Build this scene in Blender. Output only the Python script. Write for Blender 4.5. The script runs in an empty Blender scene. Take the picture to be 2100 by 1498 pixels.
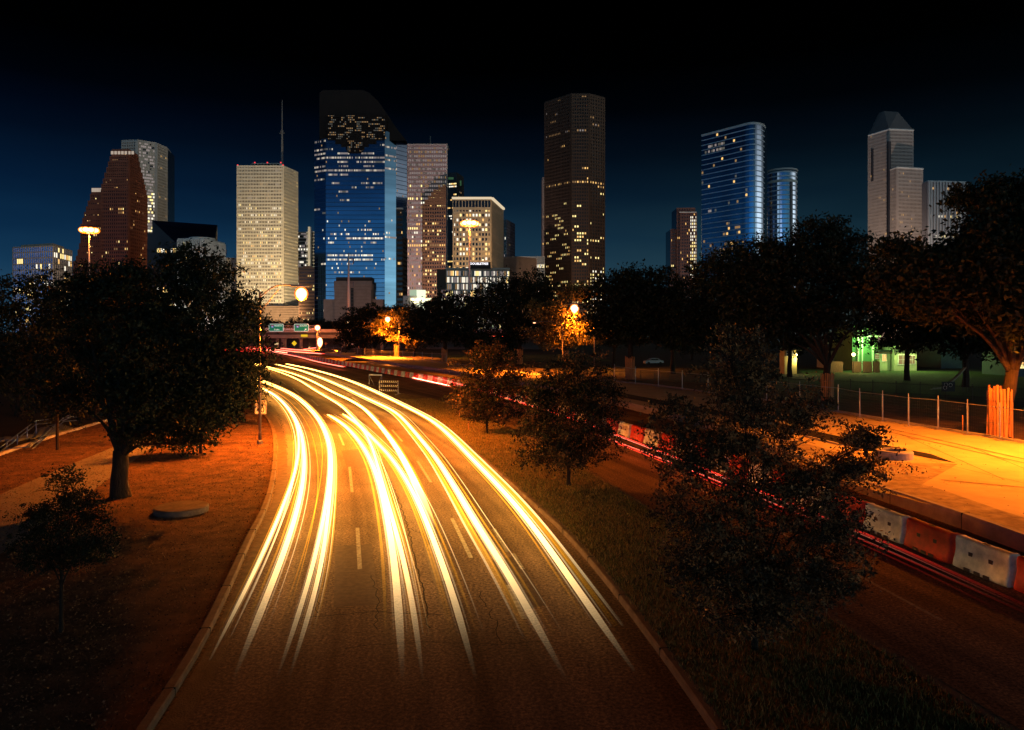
import bpy, math, random
import numpy as np
from mathutils import Vector, noise
random.seed(7)
RNG = np.random.default_rng(11)
SC = bpy.context.scene
COL = SC.collection
F, H, YH, CX = 1500.0, 6.8, 688.0, 1050.0      # focal length in photo pixels, eye height, horizon row, centre column

# ------------------------------------------------------------------ camera
cd = bpy.data.cameras.new('camera')
cam = bpy.data.objects.new('camera', cd); COL.objects.link(cam)
cam.location = (0, 0, H); cam.rotation_euler = (math.radians(90), 0, 0)
cd.sensor_width = 36.0; cd.lens = 36.0 * F / 2100.0
cd.shift_y = -(749.0 - YH) / 2100.0
cd.clip_start = 0.3; cd.clip_end = 6000
SC.camera = cam

# ------------------------------------------------------------------ exposure
SC.view_settings.view_transform = 'Standard'
SC.view_settings.look = 'None'
SC.view_settings.exposure = 0.0
SC.view_settings.gamma = 1.0
SC.cycles.use_denoising = True
SC.cycles.max_bounces = 5
SC.cycles.diffuse_bounces = 2
SC.cycles.glossy_bounces = 3
SC.cycles.transparent_max_bounces = 24
SC.cycles.sample_clamp_indirect = 3.0
SC.cycles.use_light_tree = True

# ------------------------------------------------------------------ sky (deep dusk: black overhead, blue low down, brighter afterglow behind)
world = bpy.data.worlds.new('World'); SC.world = world; world.use_nodes = True
wn = world.node_tree.nodes; wl = world.node_tree.links; wn.clear()
def N(nt, t, **kw):
    n = nt.new(t)
    for k, v in kw.items(): setattr(n, k, v)
    return n
def link_in(nodes, links, node, idx, v):
    if hasattr(v, 'is_linked') or isinstance(v, bpy.types.NodeSocket): links.new(v, node.inputs[idx])
    else: node.inputs[idx].default_value = v
def mth(nodes, links, op, a, b=None, c=None):
    n = nodes.new('ShaderNodeMath'); n.operation = op
    for i, v in enumerate((a, b, c)):
        if v is not None: link_in(nodes, links, n, i, v)
    return n.outputs[0]
def ramp(nodes, links, fac, stops, interp='LINEAR'):
    r = nodes.new('ShaderNodeValToRGB'); r.color_ramp.interpolation = interp
    e = r.color_ramp.elements
    while len(e) > 1: e.remove(e[-1])
    e[0].position = stops[0][0]; e[0].color = (*stops[0][1], 1)
    for p, c in stops[1:]:
        x = e.new(p); x.color = (*c, 1)
    links.new(fac, r.inputs[0]); return r.outputs[0]
def mix(nodes, links, fac, a, b, mode='MIX'):
    n = nodes.new('ShaderNodeMix'); n.data_type = 'RGBA'; n.blend_type = mode
    link_in(nodes, links, n, 0, fac)
    for i, v in ((6, a), (7, b)):
        if isinstance(v, tuple): n.inputs[i].default_value = (*v, 1) if len(v) == 3 else v
        else: links.new(v, n.inputs[i])
    return n.outputs[2]
tc = wn.new('ShaderNodeTexCoord'); sep = wn.new('ShaderNodeSeparateXYZ'); wl.new(tc.outputs['Generated'], sep.inputs[0])
elev = sep.outputs['Z']
grad = ramp(wn, wl, elev, [(0.0, (.075, .112, .140)), (.045, (.036, .072, .104)), (.085, (.0130, .041, .074)), (.125, (.0062, .025, .053)),
                           (.180, (.0024, .0108, .027)), (.235, (.0008, .0036, .0095)), (.290, (.0002, .0008, .0022)), (.34, (.00005, .0001, .0002)), (.40, (0, 0, 0))])
# east is a little greyer, north-west bluer
warm = mth(wn, wl, 'MULTIPLY_ADD', sep.outputs['X'], .9, .5)
grad = mix(wn, wl, warm, mix(wn, wl, 1.0, grad, (.55, .95, 1.20), 'MULTIPLY'), mix(wn, wl, 1.0, grad, (1.25, 1.05, .72), 'MULTIPLY'))
nz = wn.new('ShaderNodeTexNoise'); nz.inputs['Scale'].default_value = 2.2; nz.inputs['Detail'].default_value = 4
mp = wn.new('ShaderNodeMapping'); mp.inputs['Scale'].default_value = (1, 1, 5); wl.new(tc.outputs['Generated'], mp.inputs[0]); wl.new(mp.outputs[0], nz.inputs[0])
grad = mix(wn, wl, 1.0, grad, ramp(wn, wl, nz.outputs[0], [(.3, (.70, .74, .78)), (.5, (1, 1, 1)), (.7, (1.35, 1.22, 1.10))]), 'MULTIPLY')
back = mth(wn, wl, 'MAXIMUM', mth(wn, wl, 'MULTIPLY', sep.outputs['Y'], -1.0), 0.0)
back = mth(wn, wl, 'MULTIPLY_ADD', back, 8.0, 1.0)
def vdot(v):
    n = wn.new('ShaderNodeVectorMath'); n.operation = 'DOT_PRODUCT'; wl.new(tc.outputs['Generated'], n.inputs[0]); n.inputs[1].default_value = v
    return n.outputs['Value']
a1 = math.radians(98)
lobe = mth(wn, wl, 'POWER', mth(wn, wl, 'MAXIMUM', vdot((math.sin(a1), math.cos(a1), 0)), 0.0), 12.0)
glow = ramp(wn, wl, elev, [(0.0, (2.1, 2.1, 2.0)), (.10, (1.8, 1.95, 2.0)), (.20, (.95, 1.0, 1.05)), (.27, (.25, .26, .28)), (.34, (.0, .0, .0))])
bmul = wn.new('ShaderNodeVectorMath'); bmul.operation = 'SCALE'; wl.new(grad, bmul.inputs[0]); wl.new(back, bmul.inputs['Scale'])
lmul = wn.new('ShaderNodeVectorMath'); lmul.operation = 'SCALE'; wl.new(glow, lmul.inputs[0]); wl.new(lobe, lmul.inputs['Scale'])
addv = wn.new('ShaderNodeVectorMath'); addv.operation = 'ADD'; wl.new(bmul.outputs[0], addv.inputs[0]); wl.new(lmul.outputs[0], addv.inputs[1])
bg = wn.new('ShaderNodeBackground'); wl.new(addv.outputs[0], bg.inputs[0]); bg.inputs[1].default_value = 1.0
wo = wn.new('ShaderNodeOutputWorld'); wl.new(bg.outputs[0], wo.inputs[0])

# last trace of twilight from behind the camera, low in the west
sd = bpy.data.lights.new('twilight_sun', 'SUN'); sun = bpy.data.objects.new('twilight_sun', sd); COL.objects.link(sun)
sd.energy = 0.03; sd.color = (.75, .82, 1.0); sd.angle = math.radians(12)
sun.rotation_euler = (math.radians(86), 0, math.radians(-22))

# ------------------------------------------------------------------ helpers
def G(px, py, z=0.0):
    d = F * (H - z) / (py - YH)
    return Vector(((px - CX) / F * d, d, z))
def W(px, py, d): return Vector(((px - CX) / F * d, d, H + (YH - py) / F * d))
def X(px, d): return (px - CX) / F * d
def Z(py, d): return H + (YH - py) / F * d

def tag(o, label=None, cat=None, group=None, kind=None):
    if label: o['label'] = label
    if cat: o['category'] = cat
    if group: o['group'] = group
    if kind: o['kind'] = kind
    return o
def empty(name, loc, label=None, cat=None, group=None, rz=0.0):
    o = bpy.data.objects.new(name, None); COL.objects.link(o); o.location = loc; o.rotation_euler = (0, 0, rz)
    o.empty_display_size = .2
    return tag(o, label, cat, group)
def link(name, me, parent=None, loc=(0, 0, 0)):
    o = bpy.data.objects.new(name, me); COL.objects.link(o); o.location = loc
    if parent is not None: o.parent = parent
    return o
def copy_tree(o, parent=None):
    c = o.copy(); COL.objects.link(c); c.parent = parent
    for ch in list(o.children): copy_tree(ch, c)
    return c

class MB:
    def __init__(s): s.v = []; s.f = []; s.m = []; s.o = Vector((0, 0, 0))
    def at(s, o): s.o = Vector(o); return s
    def add(s, vs, fs, mi=0):
        b = len(s.v); s.v += [tuple(Vector(p) - s.o) for p in vs]; s.f += [tuple(b + i for i in f) for f in fs]; s.m += [mi] * len(fs)
    def quad(s, a, b, c, d, mi=0): s.add([a, b, c, d], [(0, 1, 2, 3)], mi)
    def box(s, c, size, mi=0, ax=None):
        c = Vector(c); hx, hy, hz = size[0] / 2, size[1] / 2, size[2] / 2
        X_, Y_, Z_ = ax if ax else (Vector((1, 0, 0)), Vector((0, 1, 0)), Vector((0, 0, 1)))
        p = [c + X_ * (i * hx) + Y_ * (j * hy) + Z_ * (k * hz) for i in (-1, 1) for j in (-1, 1) for k in (-1, 1)]
        s.add(p, [(0, 1, 3, 2), (4, 6, 7, 5), (0, 4, 5, 1), (2, 3, 7, 6), (0, 2, 6, 4), (1, 5, 7, 3)], mi)
    def prism(s, pts, z0, z1, mi=0, cap=True):
        n = len(pts)
        vs = [(p[0], p[1], z0) for p in pts] + [(p[0], p[1], z1) for p in pts]
        fs = [(i, (i + 1) % n, n + (i + 1) % n, n + i) for i in range(n)]
        if cap: fs += [tuple(range(n, 2 * n)), tuple(range(n - 1, -1, -1))]
        s.add(vs, fs, mi)
    def tube(s, pts, r, n=6, mi=0, flat=1.0, cap=True):
        pts = [Vector(p) for p in pts]; k = len(pts); rs = r if hasattr(r, '__len__') else [r] * k
        vs = []
        for i, p in enumerate(pts):
            t = (pts[min(i + 1, k - 1)] - pts[max(i - 1, 0)]).normalized()
            up = Vector((0, 0, 1)) if abs(t.z) < .95 else Vector((0, 1, 0))
            a = t.cross(up).normalized(); b = a.cross(t).normalized()
            for j in range(n):
                w = 2 * math.pi * j / n
                vs.append(p + a * (math.cos(w) * rs[i]) + b * (math.sin(w) * rs[i] * flat))
        fs = [(i * n + j, i * n + (j + 1) % n, (i + 1) * n + (j + 1) % n, (i + 1) * n + j) for i in range(k - 1) for j in range(n)]
        if cap: fs += [tuple(range(n - 1, -1, -1)), tuple(range((k - 1) * n, k * n))]
        s.add(vs, fs, mi)
    def bar(s, a, b, w, mi=0): s.tube([a, b], w / 2, 4, mi)
    def mesh(s, name, mats, smooth=False):
        me = bpy.data.meshes.new(name); me.from_pydata(s.v, [], s.f)
        for m in (mats if isinstance(mats, (list, tuple)) else [mats]): me.materials.append(m)
        if any(s.m): me.polygons.foreach_set('material_index', s.m)
        if smooth: me.polygons.foreach_set('use_smooth', [True] * len(s.f))
        me.update(); return me
    def build(s, name, mats, parent=None, smooth=False, loc=(0, 0, 0)):
        return link(name, s.mesh(name, mats, smooth), parent, loc)

MATS = {}
def mat(name, col, rough=.8, metal=0.0, var=0.0, vscale=1.0, bump=0.0, bscale=20.0, spec=.3, col2=None, coord='Object', stretch=(1, 1, 1)):
    if name in MATS: return MATS[name]
    m = bpy.data.materials.new(name); m.use_nodes = True; nd = m.node_tree.nodes; lk = m.node_tree.links
    b = nd['Principled BSDF']; b.inputs['Base Color'].default_value = (*col, 1); b.inputs['Roughness'].default_value = rough
    b.inputs['Metallic'].default_value = metal; b.inputs['Specular IOR Level'].default_value = spec
    if var or bump:
        t = nd.new('ShaderNodeTexCoord'); mpp = nd.new('ShaderNodeMapping'); lk.new(t.outputs[coord], mpp.inputs[0]); mpp.inputs['Scale'].default_value = stretch
    if var:
        n = nd.new('ShaderNodeTexNoise'); n.inputs['Scale'].default_value = vscale; n.inputs['Detail'].default_value = 6; n.inputs['Roughness'].default_value = .65
        lk.new(mpp.outputs[0], n.inputs[0])
        c2 = col2 or tuple(x * (1 - var) for x in col); c1 = tuple(min(1, x * (1 + var * .6)) for x in col)
        lk.new(ramp(nd, lk, n.outputs[0], [(.32, c2), (.68, c1)]), b.inputs['Base Color'])
    if bump:
        n2 = nd.new('ShaderNodeTexNoise'); n2.inputs['Scale'].default_value = bscale; n2.inputs['Detail'].default_value = 5
        lk.new(mpp.outputs[0], n2.inputs[0]); bp = nd.new('ShaderNodeBump'); bp.inputs['Strength'].default_value = bump; bp.inputs['Distance'].default_value = .05
        lk.new(n2.outputs[0], bp.inputs['Height']); lk.new(bp.outputs[0], b.inputs['Normal'])
    MATS[name] = m; return m
def emit(name, col, s):
    if name in MATS: return MATS[name]
    m = bpy.data.materials.new(name); m.use_nodes = True; b = m.node_tree.nodes['Principled BSDF']
    b.inputs['Base Color'].default_value = (.02, .02, .02, 1); b.inputs['Emission Color'].default_value = (*col, 1); b.inputs['Emission Strength'].default_value = s
    MATS[name] = m; return m

def point(name, loc, energy, col, r=.3, parent=None):
    l = bpy.data.lights.new(name, 'POINT'); l.energy = energy; l.color = col; l.shadow_soft_size = r
    o = bpy.data.objects.new(name, l); COL.objects.link(o); o.location = loc
    if parent is not None: o.parent = parent
    return o

def smooth_path(P, step=1.5):
    """Catmull-Rom through world points, resampled about every STEP metres."""
    P = [Vector(p) for p in P]; Q = [P[0] * 2 - P[1]] + P + [P[-1] * 2 - P[-2]]; out = []
    for i in range(1, len(Q) - 2):
        a, b, c, d = Q[i - 1:i + 3]; n = max(2, int((c - b).length / step))
        t1 = max((b - a).length ** .5, 1e-3); t2 = max((c - b).length ** .5, 1e-3); t3 = max((d - c).length ** .5, 1e-3)
        m1 = (c - b + t2 * ((b - a) / t1 - (c - a) / (t1 + t2))); m2 = (c - b + t2 * ((d - c) / t3 - (d - b) / (t2 + t3)))
        for k in range(n):
            t = k / n
            out.append(b * (2 * t ** 3 - 3 * t * t + 1) + m1 * (t ** 3 - 2 * t * t + t) + c * (-2 * t ** 3 + 3 * t * t) + m2 * (t ** 3 - t * t))
    out.append(P[-1]); return out
def resample(P, n):
    L = [0.0]
    for a, b in zip(P, P[1:]): L.append(L[-1] + (b - a).length)
    out = []; j = 0
    for i in range(n):
        s = L[-1] * i / (n - 1)
        while j < len(L) - 2 and L[j + 1] < s: j += 1
        out.append(P[j].lerp(P[j + 1], min(1, max(0, (s - L[j]) / max(1e-6, L[j + 1] - L[j])))))
    return out
def gpath(px, z=0.0, step=1.5): return smooth_path([G(x, y, z) for x, y in px], step)
def offset(P, d):
    out = []
    for i, p in enumerate(P):
        t = P[min(i + 1, len(P) - 1)] - P[max(i - 1, 0)]; t.z = 0; t.normalize()
        out.append(p + Vector((t.y, -t.x, 0)) * d)
    return out
def strip(name, A, B, z, material, uv=True, rows=1, kind='structure'):
    """A sheet between two polylines of equal length."""
    n = len(A); vs = []; fs = []; us = []
    for i in range(n):
        for j in range(rows + 1):
            p = A[i].lerp(B[i], j / rows); vs.append((p.x, p.y, z)); us.append((j / rows, i))
    for i in range(n - 1):
        for j in range(rows):
            a = i * (rows + 1) + j; fs.append((a, a + 1, a + rows + 2, a + rows + 1))
    me = bpy.data.meshes.new(name); me.from_pydata(vs, [], fs); me.materials.append(material)
    if uv:
        # u = metres across the road from its left edge, v = metres along it
        L = [0.0]
        for a, b in zip(A, A[1:]): L.append(L[-1] + (b - a).length)
        ul = me.uv_layers.new(name='UVMap'); ld = np.zeros(len(me.loops) * 2)
        vi = np.zeros(len(me.loops), dtype=int); me.loops.foreach_get('vertex_index', vi)
        for k, q in enumerate(vi):
            i = q // (rows + 1); j = q % (rows + 1)
            ld[2 * k] = (B[i] - A[i]).length * j / rows; ld[2 * k + 1] = L[i]
        ul.data.foreach_set('uv', ld)
    me.update()
    # make the sheet face up
    if me.polygons[len(fs) // 2].normal.z < 0: me.flip_normals()
    o = link(name, me); o['kind'] = kind; return o
M_kerb = None
def ribbon(name, P, w, z, material, hgt=0.0, parent=None, kind='structure'):
    """A band of width w lying on the ground at z, or a kerb of height hgt with softened edges."""
    A = offset(P, -w / 2); B = offset(P, w / 2); m = MB(); n = len(P)
    if hgt == 0:
        for i in range(n - 1): m.quad((A[i].x, A[i].y, z), (B[i].x, B[i].y, z), (B[i + 1].x, B[i + 1].y, z), (A[i + 1].x, A[i + 1].y, z))
    else:
        prof = [(0, 0), (0, .78), (.14, 1), (.86, 1), (1, .78), (1, 0)]; k = len(prof); vs = []
        for i in range(n):
            for u, h in prof:
                p = A[i].lerp(B[i], u); vs.append((p.x, p.y, z + h * hgt))
        fs = [(i * k + j, i * k + j + 1, (i + 1) * k + j + 1, (i + 1) * k + j) for i in range(n - 1) for j in range(k - 1)]
        fs += [tuple(range(k)), tuple(range(n * k - 1, n * k - k - 1, -1))]
        m.add(vs, fs)
    o = m.build(name, material, parent)
    if kind: o['kind'] = kind
    return o

# ------------------------------------------------------------------ materials of the setting
def asphalt(name, base, streak=True):
    m = bpy.data.materials.new(name); m.use_nodes = True; nd = m.node_tree.nodes; lk = m.node_tree.links; b = nd['Principled BSDF']
    t = nd.new('ShaderNodeTexCoord')
    n1 = nd.new('ShaderNodeTexNoise'); n1.inputs['Scale'].default_value = .35; n1.inputs['Detail'].default_value = 8; n1.inputs['Roughness'].default_value = .6; lk.new(t.outputs['Object'], n1.inputs[0])
    n2 = nd.new('ShaderNodeTexNoise'); n2.inputs['Scale'].default_value = 13; n2.inputs['Detail'].default_value = 4; n2.inputs['Roughness'].default_value = .8; lk.new(t.outputs['Object'], n2.inputs[0])
    mm = nd.new('ShaderNodeMapping'); mm.inputs['Scale'].default_value = (1.0, .018, 1); lk.new(t.outputs['UV'], mm.inputs[0])
    n3 = nd.new('ShaderNodeTexNoise'); n3.inputs['Scale'].default_value = 1.1; n3.inputs['Detail'].default_value = 5; lk.new(mm.outputs[0], n3.inputs[0])
    c = ramp(nd, lk, n1.outputs[0], [(.3, tuple(x * .75 for x in base)), (.7, tuple(x * 1.25 for x in base))])
    c = mix(nd, lk, 1.0, c, ramp(nd, lk, n2.outputs[0], [(.36, (.35, .33, .30)), (.5, (.95, .95, .95)), (.63, (2.0, 1.95, 1.7))]), 'MULTIPLY')
    c = mix(nd, lk, 1.0, c, ramp(nd, lk, n3.outputs[0], [(.36, (.58, .56, .54)), (.50, (1, 1, 1)), (.64, (1.35, 1.3, 1.2))]), 'MULTIPLY')
    lk.new(c, b.inputs['Base Color']); b.inputs['Roughness'].default_value = .85; b.inputs['Specular IOR Level'].default_value = .15
    bp = nd.new('ShaderNodeBump'); bp.inputs['Strength'].default_value = .5; bp.inputs['Distance'].default_value = .015; lk.new(n2.outputs[0], bp.inputs['Height']); lk.new(bp.outputs[0], b.inputs['Normal'])
    return m
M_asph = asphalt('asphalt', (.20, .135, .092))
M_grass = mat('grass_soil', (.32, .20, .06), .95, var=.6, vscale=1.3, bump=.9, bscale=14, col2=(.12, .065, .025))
M_dark = mat('dark_ground', (.022, .024, .010), .95, var=.5, vscale=.25, bump=.6, bscale=3)
M_mulch = mat('mulch', (.155, .075, .040), .95, var=.55, vscale=1.1, bump=1.0, bscale=26, col2=(.055, .026, .014))
M_conc = mat('concrete', (.36, .32, .27), .85, var=.3, vscale=2.2, bump=.3, bscale=30)
M_kerbc = mat('kerb_concrete', (.20, .125, .08), .85, var=.35, vscale=2.5, bump=.4, bscale=25)
M_conc2 = mat('pale_concrete', (.42, .38, .33), .85, var=.25, vscale=.9, bump=.3, bscale=18)
M_path = mat('path_concrete', (.20, .18, .20), .85, var=.2, vscale=.8, bump=.2, bscale=25)
M_sand = mat('sand', (.42, .33, .20), .95, var=.4, vscale=1.6, bump=.9, bscale=12, col2=(.22, .15, .08))
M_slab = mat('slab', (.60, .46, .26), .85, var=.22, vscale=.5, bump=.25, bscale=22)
M_dirt = mat('excavated_dirt', (.16, .09, .045), .98, var=.5, vscale=2.5, bump=1.0, bscale=8)
M_mark = mat('road_paint', (.42, .38, .31), .7, var=.75, vscale=7.0, col2=(.16, .14, .11))
M_crack = mat('crack_tar', (.018, .014, .010), .9)
M_steel = mat('galvanised_steel', (.42, .42, .44), .45, metal=.6, var=.2, vscale=3)
M_steel_d = mat('painted_steel', (.16, .14, .15), .5, metal=.4, var=.25, vscale=3)
M_bark = mat('bark', (.034, .022, .015), .95, var=.5, vscale=6, bump=1.0, bscale=18, stretch=(1, 1, .25))
def leafmat(name, col, spec=.25): return mat(name, col, .6, spec=spec)
LEAF = [leafmat('leaf_dark', (.006, .010, .004)), leafmat('leaf_mid', (.011, .017, .006)), leafmat('leaf_light', (.020, .026, .009))]
LEAFO = [leafmat('leaf_dark_near_lit', (.06, .032, .014)), leafmat('leaf_mid_near_lit', (.24, .11, .04)), leafmat('leaf_light_near_lit', (.55, .24, .08))]  # median trees: orange light mixed into these leaf colours
LEAFL = [leafmat('lamplit_leaf_dark', (.06, .05, .015)), leafmat('lamplit_leaf_mid', (.12, .09, .025)), leafmat('lamplit_leaf_light', (.20, .14, .04))]  # oaks by the lamps: lamplight put into brighter, oranger leaf colours

# ------------------------------------------------------------------ ground
gm = MB(); gm.quad((-2500, -150, -.012), (2500, -150, -.012), (2500, 3500, -.012), (-2500, 3500, -.012))
gm.build('ground', M_dark)['kind'] = 'structure'

LEFT = [(130, 1760), (230, 1600), (300, 1500), (400, 1340), (440, 1262), (473, 1192), (493, 1147), (518, 1094), (535, 1062), (549, 1027), (558.8, 985), (563, 948), (563, 906), (556, 874), (540, 850),
        (505, 815), (468, 785), (445, 765), (434, 750), (440, 737), (475, 727), (535, 720.5), (590, 716)]
RIGHT = [(3100, 1520), (2500, 1290), (2250, 1190), (2099, 1130), (1940, 1070), (1779, 1015), (1600, 940), (1447, 880), (1289, 838), (1100, 797), (927, 766), (830, 752), (752, 740), (690, 731), (640, 724), (600, 718), (600, 715.5)]
L_ = gpath(LEFT); R_ = gpath(RIGHT, step=2.0)
nR = 240
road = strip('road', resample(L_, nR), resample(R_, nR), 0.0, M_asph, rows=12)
Lk = resample(L_, 260)
ribbon('gutter', offset(Lk, .42), .46, .008, mat('gutter_concrete', (.15, .095, .06), .85, var=.4, vscale=3, bump=.4, bscale=25))
ribbon('kerb', Lk, .22, 0.0, M_kerbc, .15)

# left verge: mulch bed up to the thin kerb wall
V1 = smooth_path([G(x, y) for x, y in [(-1500, 1500), (-700, 1180), (-350, 1060), (-150, 990), (0, 936), (75, 909), (156, 884), (230, 862), (300, 840), (370, 815), (420, 790)]], 1.5)
Lv = [p for p in offset(L_, -.10) if p.y < 105]
strip('mulch_bed', resample(V1, 120), resample(Lv, 120), .055, M_mulch, uv=False, rows=14)
ribbon('edging_kerb', resample(V1, 120), .28, 0.0, M_conc2, .20)
PA = gpath([(-900, 1420), (-300, 1150), (-100, 1062), (0, 1018), (110, 970), (213, 928), (300, 893), (370, 864)])
PB = gpath([(-900, 1820), (-300, 1350), (-100, 1208), (0, 1142), (110, 1068), (200, 1003), (285, 940), (340, 902), (400, 868)])
strip('path', resample(PA, 80), resample(PB, 80), .075, M_path, uv=False, rows=4)

# median
ML = [(555, 746.5), (590, 750), (620, 754), (684, 768), (719, 786), (772, 811), (830, 838), (900, 871), (937, 901), (974, 931), (1018.6, 968), (1073, 1015), (1110, 1049), (1147, 1081), (1196, 1133), (1262, 1212), (1330, 1300), (1400, 1395), (1480, 1510), (1620, 1720)]
MR = [(555, 744.5), (600, 747.5), (640, 753), (690, 766), (719, 775), (758, 790), (815, 808), (872, 817), (929, 835), (985, 857), (1053, 886), (1120, 920), (1191, 962), (1246, 997), (1335, 1054), (1450, 1125), (1600, 1215), (1800, 1340), (2000, 1470), (2500, 1800)]
ml = resample(gpath(ML), 220); mr = resample(gpath(MR), 220)
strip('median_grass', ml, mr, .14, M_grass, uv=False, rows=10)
ribbon('median_kerb', ml, .24, 0.0, M_kerbc, .17)
ribbon('median_kerb', offset(mr, -.02), .24, 0.0, M_kerbc, .17)
ribbon('median_gutter', offset(ml, -.40), .5, .008, mat('gutter_asphalt', (.10, .075, .055), .9, var=.5, vscale=3, bump=.5, bscale=25))

# slab and sand east of the carriageway, raised on a kerb
BK = [(3300, 1160), (2400, 985), (2098, 926), (1917, 894), (1741, 862), (1618, 840), (1433, 812), (1327, 797), (1250, 790), (1100, 772), (1000, 760), (916, 749), (837, 739), (771, 732), (701, 722), (665, 716)]
rk = resample(gpath(RIGHT, step=2.0), 200); bk = resample(gpath(BK, step=2.0), 200)
kerb_in = offset(rk, .16)
n_near = 200
SLZ = .50
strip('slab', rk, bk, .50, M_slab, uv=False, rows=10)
ribbon('east_kerb', rk, .30, 0.0, mat('new_concrete', (.40, .34, .33), .8, var=.25, vscale=2, bump=.3, bscale=20), .56)
ribbon('back_kerb', bk, .30, 0.0, M_conc, .64)
vb_ = offset(bk, 9.0) if offset(bk, 9.0)[10].x > bk[10].x else offset(bk, -9.0)
strip('verge', bk, vb_, .44, mat('verge_dirt', (.06, .032, .018), .95, var=.6, vscale=1.2, bump=.9, bscale=7), uv=False, rows=6)
# sand with rubble in front of the slab
def poly(name, pts, z, m, kind='structure'):
    b = MB(); b.add([(p.x, p.y, z) for p in pts], [tuple(range(len(pts)))]); o = b.build(name, m)
    if o.data.polygons[0].normal.z < 0: o.data.flip_normals()
    o['kind'] = kind; return o
z_ = .504
sd1 = resample(gpath([(1600, 935), (1779, 1003), (1900, 1034), (2000, 1058), (2099, 1092), (2250, 1150), (2500, 1240)], z_, 1), 40)
sd2 = resample(gpath([(1640, 940), (1800, 985), (1875, 990), (1960, 1015), (2060, 1050), (2100, 1062), (2300, 1120), (2550, 1215)], z_, 1), 40)
strip('sand', [p + Vector((.12 * noise.noise(p * .9), .5 * noise.noise(p * 1.3 + Vector((5, 0, 0))), 0)) for p in sd1], [p + Vector((0, .7 * noise.noise(p * .8), 0)) for p in sd2], .508, M_sand, uv=False, rows=3)
sa = resample(gpath([(1500, 905), (1650, 930), (1760, 975), (1880, 1000)], z_, 1), 20); sb = resample(gpath([(1500, 880), (1660, 912), (1800, 945), (1965, 952)], z_, 1), 20)
strip('sand', sa, sb, .512, M_sand, uv=False, rows=2)
# trench (dark open cut)
ta = resample(gpath([(1150, 790), (1289, 818), (1447, 848), (1650, 893), (1750, 918), (1815, 930)], .50, 1), 60); tb = resample(gpath([(1150, 783), (1300, 811), (1470, 842), (1650, 880), (1760, 904), (1850, 920)], .50, 1), 60)
strip('trench', ta, tb, .516, mat('trench_dirt', (.018, .012, .008), .98, var=.5, vscale=3), uv=False)
tc1 = [G(1868, 933, .50), G(1960, 951, .50)]; tc2 = [G(1868, 924, .50), G(1910, 932, .50)]
strip('trench', resample(tc1, 4), resample(tc2, 4), .516, MATS['trench_dirt'], uv=False)

def joints(name, P, w, hgt, step, m_):
    b = MB(); acc = 0
    for a, c in zip(P, P[1:]):
        acc += (c - a).length
        if acc >= step and a.y < 75:
            acc = 0; t = (c - a).normalized(); n = Vector((t.y, -t.x, 0)); b.box(a + Vector((0, 0, hgt / 2)), (.025, w + .012, hgt + .008), 0, (t, n, Vector((0, 0, 1))))
    b.build(name, m_)['kind'] = 'structure'
joints('kerb_joint', Lk, .22, .15, 2.8, M_crack); joints('kerb_joint', ml, .24, .17, 3.1, M_crack); joints('kerb_joint', offset(mr, -.02), .24, .17, 3.1, M_crack); joints('kerb_joint', rk, .30, .56, 3.6, M_crack)
def slab_line(a, b_, w=.03, m_=M_crack): return ribbon('slab_joint', resample([G(*a, .5), G(*b_, .5)], 12), w, .519, m_)
for a, b_ in [((1700, 868), (1860, 960)), ((1850, 892), (2060, 985)), ((1985, 915), (2220, 1010)), ((1560, 850), (1660, 895)), ((1780, 884), (2250, 968)), ((1900, 944), (2300, 1040))]: slab_line(a, b_)
M_tyre = mat('tyre_mark', (.30, .22, .12), .9, var=.4, vscale=2)
for a, b_ in [((1760, 872), (2150, 962)), ((1770, 868), (2160, 956)), ((1930, 985), (2200, 1010))]: slab_line(a, b_, .16, M_tyre)
wa = resample(gpath([(752, 746), (830, 755), (927, 770), (1000, 784), (1100, 803)], 0, 1), 30); wb = resample(gpath([(752, 742), (830, 752.6), (927, 766.8), (1000, 779), (1100, 798)], 0, 1), 30)
strip('wet_pavement', wa, wb, .005, mat('wet_asphalt', (.05, .06, .10), .12, spec=1.0), uv=False)
# ------------------------------------------------------------------ road markings, joints and cracks
def dash(x0, y0, x1, y1, w=.13, m=M_mark):
    return ribbon('lane_marking', smooth_path([G(x0, y0), G((x0 + x1) / 2, (y0 + y1) / 2), G(x1, y1)], .5), w, .006, m)
for a in [(927, 1064, 966, 1145), (856, 946, 884, 990), (804, 882, 825, 906), (758, 843, 778, 860), (722, 815, 738, 827), (733, 1083, 738, 1168), (717, 958, 722, 1010), (695, 890, 705, 914),
          (672, 852, 682, 866), (639, 820, 652, 833), (601, 797, 614, 808), (576, 782, 586, 789), (1013, 1085, 1041, 1132), (1042, 1200, 1075, 1270), (1052, 1136, 1072, 1168)]:
    dash(*a)
for a in [(876, 795, 908, 804), (809, 781, 835, 787.5), (776, 768, 792, 771), (707, 760, 724, 764), (657, 744, 668, 747), (1053, 838, 1080, 848), (1753, 1177, 1930, 1272), (1586, 1085, 1640, 1115), (1410, 990, 1450, 1012)]:
    dash(*a, w=.11)
def crack(pts, w=.028, jit=.045, name='road_crack'):
    P = resample(smooth_path([G(x, y) for x, y in pts], .4), max(8, int(sum((G(*a) - G(*b)).length for a, b in zip(pts, pts[1:])) / .22)))
    P = [p + Vector((random.uniform(-jit, jit), random.uniform(-jit, jit), 0)) for p in P]
    return ribbon(name, P, w, .0045, M_crack)
crack([(762, 895), (780, 940), (800, 985), (822, 1040), (838, 1090), (850, 1140), (866, 1205), (880, 1290)], .036)
crack([(556, 874), (590, 868), (640, 862)], .03); crack([(560, 985), (600, 980), (690, 974), (760, 972)], .025, .05)
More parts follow.
